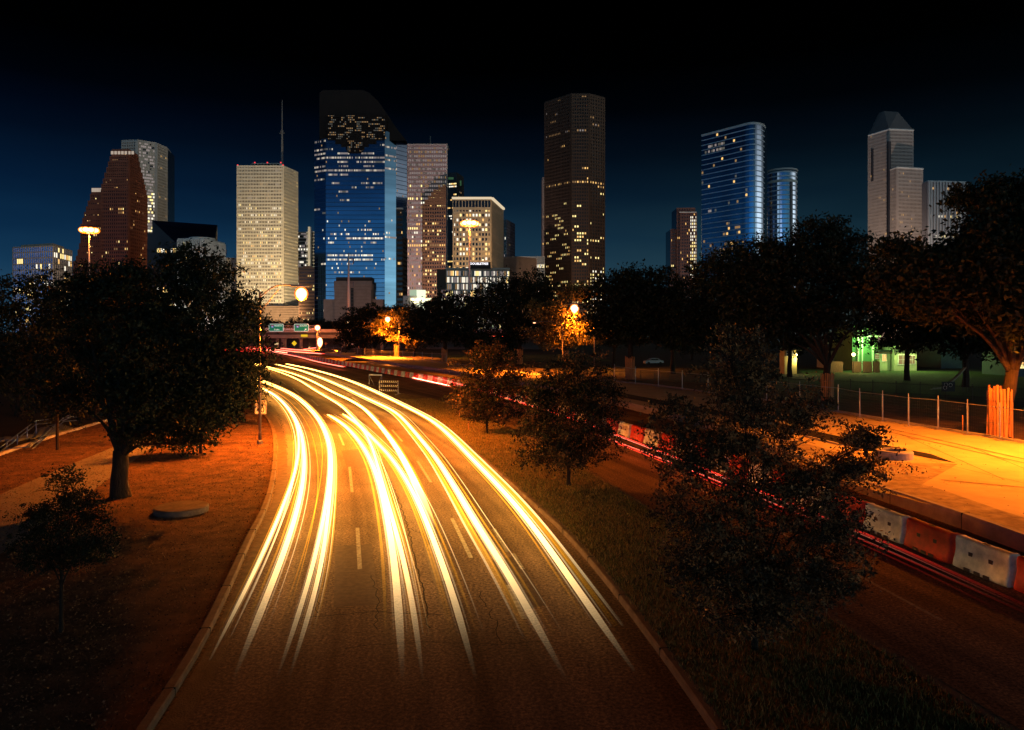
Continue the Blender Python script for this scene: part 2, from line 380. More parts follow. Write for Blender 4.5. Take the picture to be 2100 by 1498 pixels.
crack([(553, 1006), (620, 1003), (700, 997), (775, 992)], .03, .05); crack([(600, 1270), (760, 1256), (900, 1262)], .03, .05)
crack([(575, 1013), (583, 960), (586, 920), (580, 880), (570, 850)], .05, .12); crack([(566, 985), (560, 1050), (545, 1100)], .04, .12)
crack([(690, 874), (760, 871), (840, 872)], .02, .04); crack([(600, 905), (608, 885), (603, 868)], .03, .1)
crack([(1180, 960), (1230, 985), (1290, 1020), (1340, 1048)], .05, .06)
def patch(pts, m_):
    return poly('road_patch', [G(x, y) for x, y in pts], .0035, m_)
M_p1 = mat('patch_dark', (.150, .102, .070), .85, var=.3, vscale=6, bump=.4, bscale=30); M_p2 = mat('patch_pale', (.26, .18, .12), .85, var=.35, vscale=5, bump=.4, bscale=30)
patch([(688, 1120), (762, 1116), (776, 1240), (684, 1246)], M_p1); patch([(1010, 1150), (1062, 1140), (1120, 1240), (1056, 1256)], M_p1); patch([(582, 905), (606, 903), (598, 955), (577, 957)], M_p2); patch([(700, 925), (738, 921), (752, 960), (712, 962)], M_p1); patch([(868, 1120), (905, 1112), (935, 1185), (890, 1196)], M_p2)
patch([(1400, 1010), (1470, 1035), (1440, 1060), (1368, 1030)], M_p1)
for pts in ([(826, 990), (840, 1000), (862, 1008)], [(845, 1085), (868, 1098), (880, 1130)], [(812, 1020), (800, 1040), (792, 1075)], [(852, 1160), (832, 1190), (820, 1230)], [(920, 905), (880, 925), (830, 932)], [(640, 1150), (655, 1200), (650, 1260)], [(760, 1180), (775, 1230), (770, 1290)], [(980, 1210), (1010, 1265), (1030, 1320)], [(700, 1330), (850, 1318), (1000, 1322), (1130, 1316)], [(620, 1090), (700, 1084), (790, 1082)]): crack(pts, .022, .07)
# storm grate patch beside the left kerb
for k in range(6):
    ribbon('road_crack', [G(566 + k * 2.2, 833 + k * 4), G(572 + k * 2.4, 832.5 + k * 4)], .10, .0052, M_crack)

# ------------------------------------------------------------------ light trails (bright lines hanging over the lanes)
def trail_mat(name, far, near, s):
    """Pure light: it shines, and other light passes through it. Strength follows the 'glow' value stored along the trail; colour from far to near."""
    m = bpy.data.materials.new(name); m.use_nodes = True; nd = m.node_tree.nodes; lk = m.node_tree.links; nd.remove(nd['Principled BSDF'])
    a = nd.new('ShaderNodeAttribute'); a.attribute_name = 'glow'
    e = nd.new('ShaderNodeEmission'); t = nd.new('ShaderNodeBsdfTransparent'); ad = nd.new('ShaderNodeAddShader')
    lk.new(mix(nd, lk, mth(nd, lk, 'POWER', a.outputs['Fac'], .45), near, far), e.inputs[0])
    lk.new(mth(nd, lk, 'MULTIPLY', mth(nd, lk, 'POWER', a.outputs['Fac'], 2.3), s * .6), e.inputs[1])
    lk.new(e.outputs[0], ad.inputs[0]); lk.new(t.outputs[0], ad.inputs[1]); lk.new(ad.outputs[0], nd['Material Output'].inputs[0])
    return m
M_core = trail_mat('headlight_glow', (1.0, .50, .085), (1.0, .82, .50), 10.0)
M_core2 = trail_mat('soft_headlight_glow', (1.0, .62, .22), (1.0, .80, .50), 1.9)
pass
M_fringe = trail_mat('amber_glow', (1.0, .36, .010), (1.0, .45, .03), 1.15)
M_red = trail_mat('tail_light_glow', (1.0, .035, .02), (.9, .03, .02), 2.4)
M_redl = trail_mat('pale_tail_light_glow', (1.0, .26, .16), (.9, .05, .03), 2.2)
M_redb = trail_mat('strong_tail_light_glow', (1.0, .22, .13), (.9, .05, .03), 24.0)
def trail(path, label, strands, z=.65, near=(12.5, 26.5), group=None, tail=1.0):
    """strands: (offset across, half width, height ratio, material, name)"""
    P = resample(smooth_path([G(x, y, z) for x, y in path], 1.0), max(12, int(sum((G(*a, z) - G(*b_, z)).length for a, b_ in zip(path, path[1:])))))
    for _ in range(14): P = [P[0]] + [(P[i - 1] + P[i] * 2 + P[i + 1]) / 4 for i in range(1, len(P) - 1)] + [P[-1]]
    base = P[0]; root = empty('light_trail', (base.x, base.y, 0), label, 'light trail', group)
    flatl = []
    for q_ in strands: flatl += q_ if isinstance(q_, list) else [q_]
    for off, r, flat, m, nm in flatl:
        Q = offset(P, off) if off else P
        Q = [q for q in Q if q.y > near[0] + (.4 if m is M_core else 2.2)]; k = len(Q); b = MB().at((base.x, base.y, 0)); gl_ = [min(1, max(0, (q.y - near[0]) / (near[1] - near[0]))) for q in Q]; b.tube(Q, [r * min(1.0, .35 + min(i, k - 1 - i) * .25) for i in range(k)], 8, flat=flat)
        me = b.mesh(nm, m, True); at = me.attributes.new('glow', 'FLOAT', 'POINT')
        g = []
        for q in Q:
            t = min(1, max(0, (q.y - near[0]) / (near[1] - near[0]))); g += [(t * t * (3 - 2 * t) * .55 + t * .45) * tail] * 8
        at.data.foreach_set('value', g); link(nm, me, root)
    return root
def C_(r, off=0.0):
    # one headlight line: a main streak, a thinner one beside it, faint strands, and amber edges
    q = random.uniform(.8, 1.15)
    return [(off, r * .46, .5, M_core, 'headlight_streak'), (off + r * .78 * q, r * .13, .6, M_core2, 'headlight_streak'), (off - r * .72 * q, r * .11, .6, M_core2, 'headlight_streak'),
            (off + r * 1.15 * random.choice((-1, 1)), r * .17, .6, M_fringe, 'amber_streak'), (off + r * random.uniform(1.6, 2.4), .012, .8, M_core2, 'headlight_streak')]
S_ = lambda r, off: (off, r, .5, M_core2, 'headlight_streak')
A_ = lambda r, off: (off, r, .6, M_fringe, 'amber_streak')
g_ = 'white headlight trails on the left carriageway'
trail([(404, 1405), (440, 1332), (478, 1262), (510, 1200), (540.5, 1133), (573, 1057), (594, 1004), (607, 962), (613, 926), (612, 892), (604, 861), (588, 836), (566, 814), (543, 800), (505, 783), (460, 766)],
      'thin white light trail nearest the left kerb', [C_(.10)], group=g_)
trail([(478, 1395), (508, 1320), (533, 1262), (557, 1198), (580, 1144), (602, 1074), (618, 1013), (624, 962), (623, 920), (617, 886), (606, 860), (590, 836), (568, 814), (545, 800), (507, 783), (462, 766)],
      'thick white light trail beside the thin one at the left kerb', [C_(.17), S_(.03, -.40), A_(.02, -.52), A_(.016, .62)], group=g_)
trail([(565, 1400), (598, 1308), (617, 1250), (633, 1198), (648, 1136), (660, 1083), (671, 1018), (676, 962), (674, 914.6), (664, 884), (650, 858.5), (627, 833), (599, 811), (552, 789), (505, 773), (470, 760)],
      'left line of the double light trail in the left lane', [C_(.12), A_(.02, -.34)], group=g_)
trail([(590, 1400), (620, 1308), (638, 1250), (654, 1198), (663, 1136), (670, 1083), (677, 1018), (681, 962), (678, 912), (667, 880), (652, 855), (629, 830), (602, 809), (555, 787), (508, 771), (473, 758)],
      'right line of the double light trail in the left lane', [C_(.12), A_(.035, .22)], group=g_)
trail([(826, 1400), (822, 1300), (818, 1240), (814, 1190), (804, 1116), (793, 1055), (776, 984), (754, 931), (726, 892), (700, 867), (672, 850.5)],
      'middle light trail that begins above the lane line between the left lanes', [C_(.20), A_(.04, -.30), A_(.03, .28)], group=g_)
trail([(978, 1400), (955, 1300), (940, 1248), (922, 1198), (902, 1142), (880, 1083), (857, 1027), (826.5, 973), (798.5, 934), (765, 900), (734, 870), (703, 849.5)],
      'light trail that starts in mid road and crosses to the right lanes', [C_(.17), A_(.03, -.27), A_(.03, .26)], group=g_)
trail([(868, 1400), (858, 1300), (850, 1250), (840, 1198), (829, 1153), (812, 1088), (795, 1030), (779, 970), (770, 940), (759, 906), (742, 878), (723, 856), (700, 833), (672, 816), (644, 799.6), (609, 778), (566, 761), (530, 751), (490, 742)],
      'light trail that crosses the middle one and ends close beside it', [C_(.14), A_(.025, .25)], group=g_)
trail([(905, 1140), (891, 1090), (874, 1041), (857, 1001.5), (838, 962), (812.5, 917), (779, 872.5), (767, 859), (747.5, 839), (719, 821.5), (686, 806), (631, 778), (594, 764.6), (562, 756), (525, 747), (490, 739.5)],
      'softer yellowish light trail that merges into its left neighbour', [(0, .15, .35, M_core, 'headlight_streak'), A_(.05, .2)], near=(21.5, 33), group=g_)
trail([(1165, 1400), (1120, 1318), (1085, 1255), (1060, 1205), (1026, 1148), (981, 1085), (953, 1032), (924.6, 987.5), (896.6, 942.6), (860, 898), (826, 859), (807, 843), (752, 817), (697, 791), (653, 773), (609.5, 758), (566, 747.5)],
      'broad light trail second from the grass median', [C_(.20), S_(.035, -.40), A_(.08, -.30), A_(.03, .26)], group=g_)
trail([(1300, 1375), (1255, 1310), (1205, 1238), (1142, 1148), (1098, 1084), (1060.6, 1039), (1023.5, 997), (986.5, 960), (949, 921), (912, 884), (881, 860), (828.6, 832.5), (774, 806), (730, 786.5), (686, 771), (631, 756), (586, 746.5)],
      'broad light trail nearest the grass median', [C_(.21), S_(.035, .40), A_(.045, .31), A_(.03, -.28)], group=g_)
gr_ = 'red tail light trails on the right carriageway'
RB = lambda dx, dy: [(2160 + dx, 1270 + dy), (2099 + dx, 1242 + dy), (1990 + dx, 1191 + dy), (1880 + dx, 1141 + dy), (1800 + dx, 1106 + dy), (1718 + dx, 1070 + dy), (1560 + dx, 1010 + dy), (1420 + dx, 952 + dy), (1322 + dx, 914 + dy), (1225 + dx, 878 + dy)]
trail(RB(0, 0), 'upper red light trail running below the plastic barriers', [(0, .022, .6, M_red, 'tail_light_streak'), (.09, .018, .6, M_red, 'tail_light_streak'), (-.12, .014, .6, M_redl, 'tail_light_streak')], z=.6, near=(12, 34), group=gr_)
trail(RB(-6, 12), 'second red light trail under the barriers, just below the upper one', [(0, .020, .6, M_red, 'tail_light_streak'), (.07, .012, .6, M_redl, 'tail_light_streak')], z=.6, near=(12, 36), group=gr_)
trail([(2150, 1306), (2099, 1278), (2010, 1228), (1922, 1180), (1824, 1138), (1757, 1110), (1600, 1048), (1480, 998), (1352, 944), (1240, 900)], 'lowest and dimmest red light trail on the right carriageway',
      [(0, .030, .5, M_red, 'tail_light_streak')], z=.6, near=(12, 42), group=gr_, tail=.9)
trail([(1225, 878), (1130, 845), (1053, 822), (980, 800), (925, 784), (870, 771)], 'red light trail seen behind the two median trees', [(0, .05, .6, M_red, 'tail_light_streak'), (.25, .03, .6, M_redl, 'tail_light_streak')], z=.6, near=(1, 30), group=gr_)
trail([(705, 753), (653, 742.7), (609.5, 731.7), (580, 726), (540, 718), (500, 713)], 'short red light trail that ends beside the far barriers', [(0, .16, .5, M_redl, 'tail_light_streak'), (.45, .09, .5, M_red, 'tail_light_streak')], z=.7, near=(1, 30), group=gr_)
trail([(925, 792), (860, 778), (800, 765), (752, 754), (700, 743), (650, 734.5), (610, 727.5), (575, 722), (540, 716)], 'pale red light trail along the foot of the far barriers', [(0, .05, .6, M_redb, 'tail_light_streak')], z=.12, near=(1, 30), group=gr_, tail=.95)
for k, (x0, y0, x1, y1, lb) in enumerate([(558, 716.5, 660, 726, 'longest pink light trail below the overpass'), (575, 714.5, 640, 719.5, 'second pink light trail below the overpass'), (622, 717.5, 650, 713.2, 'pink light trail rising to the right pole of the sign gantry'),
                                          (632, 713, 652, 710, 'short white light trail above the rising pink one')]):
    trail([(x1, y1), ((x0 + x1) / 2, (y0 + y1) / 2 + (.8 if k < 2 else 0)), (x0, y0)], lb, [(0, .28, .5, M_redl if k != 3 else M_core2, 'tail_light_streak'), (.9, .2, .5, M_red, 'tail_light_streak')], z=1.0, near=(1, 30), group=gr_)
for k in range(6):
    y = 708 + k * 2.2
    trail([(556 - k * 3, y + 6), (538, y + 3), (505 - k * 6, y + 1), (455, y - 1)], 'red light trail seen through the left tree, %s' % ['topmost', 'second from the top', 'third from the top', 'third from the bottom', 'second from the bottom', 'lowest'][k],
          [(0, .10, .6, M_red, 'tail_light_streak')], z=1.2, near=(1, 30), group=gr_, tail=.9)

# ------------------------------------------------------------------ towers
LIT = {'w': emit('lit_warm', (1.0, .56, .17), 1.15), 'y': emit('lit_yellow', (1.0, .78, .30), 1.5), 'c': emit('lit_cool', (1.0, .92, .74), 1.25), 'd': emit('lit_dim', (.9, .50, .20), .32), 'p': emit('lit_pale', (.80, .66, .62), .30),
       'g': emit('lit_greenish', (.75, .95, .55), 1.0), 'f': emit('lit_faint', (.6, .55, .45), .14), 'm': emit('lit_medium', (1.0, .86, .66), .62)}
LK = list(LIT.values()); LI = {k: i for i, k in enumerate(LIT)}
M_glz = mat('dark_glazing', (.012, .014, .020), .12, spec=.6)
def glass(name, tint, rough=.06):
    m = bpy.data.materials.new(name); m.use_nodes = True; nd = m.node_tree.nodes; lk = m.node_tree.links; b = nd['Principled BSDF']
    b.inputs['Metallic'].default_value = 1.0; b.inputs['Roughness'].default_value = rough
    t = nd.new('ShaderNodeTexCoord'); n = nd.new('ShaderNodeTexNoise'); n.inputs['Scale'].default_value = .06; n.inputs['Detail'].default_value = 5; lk.new(t.outputs['Object'], n.inputs[0])
    mm = nd.new('ShaderNodeMapping'); mm.inputs['Scale'].default_value = (.25, .25, 2.4); lk.new(t.outputs['Object'], mm.inputs[0]); lk.new(mm.outputs[0], n.inputs[0])
    lk.new(ramp(nd, lk, n.outputs[0], [(.3, tuple(x * .62 for x in tint)), (.7, tint)]), b.inputs['Base Color'])
    return m
class Tower:
    def __init__(s, name, label, cat, base, group='office towers of the skyline'):
        s.root = empty(name, base, label, cat, group); s.o = Vector(base); s.g = {}; s.lit = []
    def mb(s, part, material):
        if part not in s.g: s.g[part] = (MB().at(s.o), material)
        return s.g[part][0]
    def face(s, A, B, z0, z1, cols, rows, wm, pier=.35, sill=.4, depth=.6, lit=None, part='wall', glz='glazing', seed=1, piers=True, sills=True, inset=0.04, lith=None):
        """Grid of piers and sills standing proud of the glazing from A to B (left to right seen from outside)."""
        A = Vector((A[0], A[1], 0)); B = Vector((B[0], B[1], 0)); t = (B - A); w = t.length; t.normalize(); n = Vector((t.y, -t.x, 0)); up = Vector((0, 0, 1))
        m = s.mb(part, wm); cw = w / cols; rh = (z1 - z0) / rows
        if piers:
            pw = cw * pier
            for i in range(cols + 1):
                q = A + t * min(max(i * cw, pw / 2), w - pw / 2); m.box(q + n * (depth / 2) + up * ((z0 + z1) / 2), (pw, depth, z1 - z0), 0, (t, n, up))
        if sills:
            sh = rh * sill
            for j in range(rows + 1):
                z = min(max(z0 + j * rh, z0 + sh / 2), z1 - sh / 2)
                m.box(A + t * (w / 2) + n * (depth / 2 - .03) + up * z, (w - .06, depth - .06, sh), 0, (t, n, up))
        r = random.Random(seed)
        if lit:
            for j in range(rows):
                i = 0
                while i < cols:
                    c = lit(i / cols, j / rows, i, j, r)
                    if c:
                        k, run = (c if isinstance(c, tuple) else (c, 1))
                        for q in range(i, min(cols, i + run)):
                            x0, x1 = q * cw + (pier if piers else .06) * cw / 2, (q + 1) * cw - (pier if piers else .06) * cw / 2
                            zz0 = z0 + j * rh + (sill * rh / 2 if sills else rh * .1); zz1 = z0 + (j + 1) * rh - (sill * rh / 2 if sills else rh * .35)
                            if lith: zz0 = z0 + (j + .5 - lith / 2) * rh; zz1 = zz0 + lith * rh
                            kk = k if not isinstance(k, list) else r.choice(k)
                            s.lit.append(([A + t * x0 + n * inset + up * zz0, A + t * x1 + n * inset + up * zz0, A + t * x1 + n * inset + up * zz1, A + t * x0 + n * inset + up * zz1], kk))
                        i += run
                    else: i += 1
    def core(s, pts, z0, z1, material, part='glazing'):
        s.mb(part, material).prism(pts, z0, z1)
    def done(s, nwin=100):
        for part, (m, mt) in s.g.items(): 
            o = m.build(part, mt, s.root)
            if part == 'glazing': o['kind'] = 'stuff'
        r = random.Random(5); L = s.lit[:]; r.shuffle(L)
        for q, k in L[:nwin]:
            c = sum(q, Vector()) / 4; b = MB().at(c); b.add(q, [(0, 1, 2, 3)]); b.build('window', LIT[k], s.root, loc=c - s.o)
        if len(L) > nwin:
            b = MB().at(s.o)
            for q, k in L[nwin:]: b.add(q, [(0, 1, 2, 3)], LI[k])
            b.build('window', LK, s.root)['kind'] = 'stuff'
        return s.root
def C(px, d): return (X(px, d), d)
def back(A, B, Cc):   # fourth corner
    return (A[0] + Cc[0] - B[0], A[1] + Cc[1] - B[1])
def pattern(p_low, p_high, cls, runs=(1, 3), rowvar=1.6):
    """Random lit windows, floor by floor; more of them lower down."""
    cache = {}
    def f(u, v, i, j, r):
        if j not in cache: cache[j] = (p_low + (p_high - p_low) * v) * max(0, r.gauss(1, rowvar * .6)) if r.random() < .85 else min(.85, 5 * (p_low + (p_high - p_low) * v))
        if r.random() < cache[j] / (sum(runs) / 2): return (cls if isinstance(cls, list) else cls, r.randint(*runs))
        return None
    return f
stone = lambda n, c, v=.12: mat(n, c, .85, var=v, vscale=.12)

# 1 low glass office at the far left
d = 450
T = Tower('office_building', 'low blue glass office block with beige grid at the far left of the skyline', 'office building', (X(70, d), d, 0))
A, B, Cc, D = C(26.7, d + 8), C(108.7, d), C(147, d + 26), None; ab = back(A, B, Cc)
zt = Z(504, d); T.core([A, B, Cc, ab], 0, zt, glass('pale_blue_glass', (.50, .62, .95)))
beige = stone('beige_stone', (.40, .30, .22))
litA = pattern(.16, .05, ['c', 'w', 'y'], (1, 3))
T.face(A, B, 0, zt, 19, 17, beige, .12, .16, .4, litA, seed=3); T.face(B, Cc, 0, zt, 9, 17, beige, .16, .16, .4, pattern(.3, .15, ['c', 'y', 'w'], (1, 2)), seed=4)
p = MB; m = T.mb('penthouse', beige); m.prism([C(43, d + 14), C(108, d + 5), C(131, d + 24), C(75, d + 34)], zt, Z(497, d)); T.done()

# 2 stepped red granite tower
d = 800; red = stone('red_granite', (.26, .080, .045), .25)
T = Tower('stepped_tower', 'stepped brown granite tower behind the twin-headed lamp on the left', 'office tower', (X(250, d), d, 0))
main = [(322, 227, 264, 283, 309), (335, 224, 264, 285, 322), (347, 220.5, 264, 287.5, 335), (358, 217, 264, 290, 347), (369, 213.5, 264, 293, 358), (382, 210, 264, 296, 369), (560, 207.5, 264, 300, 382)]
zb = 0
def steprow(cfg, bot, dd, T, cols_f, seed):
    pass
prev = 0.0
stack = [(207.5, 301.5, 388), (208.5, 299.5, 377), (212, 297, 366), (215, 294, 354), (219, 291.5, 343), (222.5, 288, 331), (226, 285.5, 320), (229, 283, 309)]
z0 = 0.0
for k, (xl, xr, yt) in enumerate(stack):
    z1 = Z(yt, d); A, B, Cc = C(xl, d + 2), C(264, d), C(xr, d + 38 - k * 1.5); ab = back(A, B, Cc)
    T.core([A, B, Cc, ab], z0, z1, M_glz)
    rows = 42 if k == 0 else 2
    wl_, wr_ = B[0] - A[0], 1
    T.face(A, B, z0, z1, max(6, int(round((264 - xl) / 4.2))), rows, red, .42, .42, .8, pattern(.16, .03, ['w', 'w', 'y', 'd'], (1, 3)) if k == 0 else pattern(.05, .02, ['w', 'd']), seed=k)
    T.face(B, Cc, z0, z1, max(4, int(round((xr - 264) / 3.6))), rows, red, .42, .42, .8, pattern(.12, .03, ['w', 'd'], (1, 2)) if k == 0 else None, seed=k + 20)
    z0 = z1
m = T.mb('crown_light', emit('crown_glow', (1.0, .80, .62), .42))
for q in range(7): m.box((X(230.5 + q * 7, d), d - .4, z0 - 2.6), (2.6, .5, 3.4))
m = T.mb('parapet', red); m.prism([C(229, d + 3), C(264, d + 1), C(283, d + 27), C(248, d + 28)], z0, z0 + 2)
# lower west wing
z0 = 0.0
for k, (xl, yt) in enumerate([(151, 533), (156.5, 522), (160, 509), (163, 496), (166, 455), (169.5, 443), (173, 431), (177, 419), (181, 407), (185.5, 393), (188, 381)]):
    z1 = Z(yt, d); dd = d + 14; A, B = C(xl, dd + 1), C(208.5, dd); T.core([A, B, (B[0], B[1] + 34), (A[0], A[1] + 34)], z0, z1, M_glz)
    T.face(A, B, z0, z1, max(5, int(round((208 - xl) / 4.2))), 12 if k == 0 else max(1, int((z1 - z0) / 3.6)), red, .42, .42, .8, pattern(.14, .08, ['w', 'd', 'y'], (1, 2)), seed=k + 40); z0 = z1
m = T.mb('crown_light', None)
for q in range(4): m.box((X(191 + q * 5.2, d + 14), d + 13.4, z0 - 2.2), (2.5, .5, 4.2))
T.done()

# 3 grey tower behind it
d = 1000
T = Tower('office_tower', 'tall grey tower with a striped centre face standing behind the stepped brown tower', 'office tower', (X(300, d), d, 0))
P = [C(249.5, d + 3), C(281.6, d), C(321, d + 16), C(343, d + 42)]; zt = Z(289.5, d)
T.core(P + [(P[3][0] - 8, P[3][1] + 40), (P[0][0] + 5, P[0][1] + 60)], 0, zt - .5, M_glz)
gs = stone('grey_stone', (.30, .28, .27))
T.face(P[0], P[1], 0, zt, 9, 66, gs, .4, .4, .7, pattern(.06, .02, ['d', 'p']), seed=1)
T.face(P[1], P[2], 0, zt, 11, 64, gs, .02, .38, .5, lambda u, v, i, j, r: (['c', 'p', 'p', 'y'] if v < .75 else ['p', 'f'], r.randint(2, 8)) if r.random() < .72 else None, seed=2, part='spandrel')
T.face(P[2], P[3], 0, zt, 9, 66, gs, .4, .4, .7, pattern(.10, .03, ['w', 'd', 'p']), seed=3)
m = T.mb('corner_pier', gs)
for q in P[1:3]: m.box((q[0], q[1] - .6, zt / 2), (4, 2.5, zt))
T.mb('parapet', gs).prism([(q[0], q[1]) for q in P] + [(P[3][0] - 10, P[3][1] + 36), (P[0][0] + 7, P[0][1] + 56)], zt, zt + 2.0); T.done(60)

# 4 dark wedge roofed building
d = 700
T = Tower('office_building', 'dark building with a sloping blue roof right of the stepped tower', 'office building', (X(330, d), d, 0))
fr = [(302, 600), (302, 478), (312, 478), (312, 453), (362, 500), (362, 600)]
back_d = 56
vs = [Vector((X(x, d), d, Z(y, d) if y < 590 else 0)) for x, y in fr]; n = len(vs)
sh = Vector((38, back_d, 8)); sh2 = Vector((24, 30, 0))
bk_ = [v + (sh2 if i in (4, 5) else Vector((40, back_d, 4 if i == 3 else 0))) for i, v in enumerate(vs)]
for i in (0, 5): bk_[i].z = 0
m = T.mb('wall', mat('black_stone', (.018, .018, .026), .5)); m.add(vs + bk_, [(5, 4, 3, 2, 1, 0)] + [(i, (i + 1) % n, n + (i + 1) % n, n + i) for i in (0, 1, 2, 4)] + [tuple(range(n, 2 * n))])
m = T.mb('roof', glass('blue_roof', (.20, .28, .75), .35)); q = Vector((0, -.2, .3)); m.add([vs[3] + q, vs[4] + q, bk_[4] + q, bk_[3] + q], [(0, 1, 2, 3)])
T.face((vs[1].x, d), (vs[4].x, d), 0, Z(505, d), 15, 12, mat('black_stone2', (.022, .022, .03), .5), .12, .3, .3, pattern(.45, .22, ['y', 'c', 'w'], (1, 3)), seed=8, part='frame'); T.done()

# 5 white finned building with a drum on its roof
d = 650
T = Tower('office_building', 'white building with vertical fins and a round rooftop drum behind the left trees', 'office building', (X(410, d), d, 0))
A, B, Cc = C(364.5, d), C(417, d - 6), C(461, d + 30); zt = Z(493, d); ab = back(A, B, Cc)
T.core([A, B, Cc, ab], 0, zt - .3, M_glz); wf = stone('white_fins', (.62, .60, .56))
T.face(A, B, 0, zt, 13, 14, wf, .42, .1, 1.1, pattern(.3, .05, ['w', 'y']), seed=4, sills=False); T.face(B, Cc, 0, zt, 14, 14, wf, .4, .1, 1.1, None, seed=5, sills=False)
T.mb('parapet', wf).prism([A, B, Cc, ab], zt - .2, zt + 1.4)
cx, cy = X(413, d + 22), d + 24
T.mb('rooftop_drum', stone('drum_white', (.70, .66, .60))).prism([(cx + 11.5 * math.cos(w), cy + 11.5 * math.sin(w)) for w in np.linspace(0, 2 * math.pi, 36)[:-1]], zt, Z(482, d)); T.done()

T = Tower('office_building', 'small dark grey block just left of the white tower', 'office building', (X(476, 900), 940, 0))
A, B = C(462, 940), C(488, 940); T.core([A, B, (B[0], 970), (A[0], 970)], 0, Z(529, 940), M_glz); T.face(A, B, 0, Z(529, 940), 12, 22, gs, .4, .1, .8, None, sills=False); T.done()

# 6 white concrete tower with mast
d = 900; wc = stone('white_concrete', (.62, .55, .46), .1)
T = Tower('office_tower', 'white concrete tower with gridded windows and a tall rooftop mast', 'office tower', (X(545, d), d, 0))
A, B, Cc = C(486, d), C(580.5, d), C(610, d + 35); ab = back(A, B, Cc); zt = Z(340, d); zbp = Z(662, d)
T.core([A, B, Cc, ab], 0, zt - .5, M_glz)
def white_lit(u, v, i, j, r):
    bands = {4: .5, 5: .5, 8: .9, 9: .85, 12: .8, 13: .75, 14: .5, 17: .5, 18: .6, 20: .35, 22: .4, 24: .3, 26: .55, 28: .5, 29: .25, 31: .35, 33: .25, 35: .12}
    p = bands.get(j, .12 if v < .6 else .03)
    if r.random() < p * .6: return (['w', 'y', 'c', 'd'] if v < .5 else ['c', 'y', 'd'] if v < .72 else ['p', 'd', 'f'], r.randint(1, 4))
T.face(A, B, Z(628, d), zt, 30, 41, wc, .46, .42, 1.1, white_lit, seed=11)
T.face(B, Cc, Z(628, d), zt, 14, 41, wc, .30, .50, 1.1, pattern(.30, .04, ['w', 'y', 'd'], (1, 4)), seed=12)
m = T.mb('penthouse', wc); m.prism([C(516.5, d + 9), C(577, d + 9), C(583, d + 24), C(522, d + 24)], zt, Z(331.5, d))
m = T.mb('vent', mat('black_vent', (.01, .01, .012), .8))
for k in range(9): m.box((X(519.5 + k * 6.3, d + 9), d + 8.8, Z(335.5, d)), (3.0, .4, 3.4))
m = T.mb('antenna', mat('mast_grey', (.13, .12, .12), .6)); mx, my = X(576.5, d + 12), d + 16
m.tube([(mx, my, zt), (mx, my, Z(268, d))], [1.5, 1.1], 6); m.tube([(mx, my, Z(268, d)), (mx, my, Z(262, d)), (mx, my, Z(197, d))], [1.1, .8, .35], 6); m.box((mx, my, Z(266, d)), (7, .7, .7)); m.box((mx, my, Z(262, d)), (4, .7, .7))
m = T.mb('beacon', emit('red_beacon', (1, .05, .06), 1.2))
for x in (487, 517, 543, 571, 580): m.box((X(x, d), d + (1 if x in (487, 580) else 9.5), (zt if x in (487, 580) else Z(331.5, d)) + .8), (1.3, 1.3, 1.3))
T.done()
T = Tower('building', 'windowless brown block at the foot of the white tower', 'building', (X(580, 885), 885, 0))
br = mat('brown_brick', (.27, .17, .12), .9, var=.2, vscale=.3); q = [C(522, 886), C(545, 878), C(628, 882), C(640, 898.5), C(530, 898.5)]
T.mb('wall', br).prism(q, 0, Z(628, 880)); m = T.mb('joint', mat('brown_joint', (.14, .085, .06), .9))
for k in range(7): m.box((X(586.5, 880), 880.0, Z(661, 880) + k * 2.9), (X(628, 880) - X(545, 880) - 2, 4.6, .25))
T.done()
# 7 pale striped tower and small brown block between
d = 1000
T = Tower('office_tower', 'pale striped tower glimpsed between the white tower and the blue glass tower', 'office tower', (X(628, d), d, 0))
A, B = C(609, d), C(634, d); T.core([A, B, (B[0], d + 40), (A[0], d + 40)], 0, Z(476, d), M_glz); ls = stone('pale_blue_stone', (.50, .52, .56))
T.face(A, B, 0, Z(476, d), 9, 34, ls, .10, .42, .6, pattern(.75, .6, ['c', 'p', 'p'], (2, 5), .6), seed=4)
A2, B2 = C(637, d + 14), C(648, d + 14); T.core([A2, B2, (B2[0], d + 40), (A2[0], d + 40)], 0, Z(472, d), M_glz); T.face(A2, B2, 0, Z(472, d), 4, 34, ls, .2, .3, .6, None)
T.mb('fin', stone('white_fin', (.8, .8, .82))).box((X(635.5, d), d - 1, Z(466, d) / 2), (3, 6, Z(466, d))); T.done(60)
d = 760
T = Tower('office_building', 'small red brown block right of the bright street lamp', 'office building', (X(630, d), d, 0))
A, B = C(613, d), C(647, d); T.core([A, B, (B[0], d + 30), (A[0], d + 30)], 0, Z(549, d), M_glz)
T.face(A, B, 0, Z(549, d), 15, 22, stone('brown_red', (.24, .12, .075)), .40, .46, .5, pattern(.12, .04, ['w', 'y', 'd'], (1, 3)), seed=9)
m = T.mb('wall', None); m.prism([C(622, d - 1), C(640, d - 1), C(640, d + 20), C(622, d + 20)], Z(549, d), Z(546, d)); T.done()

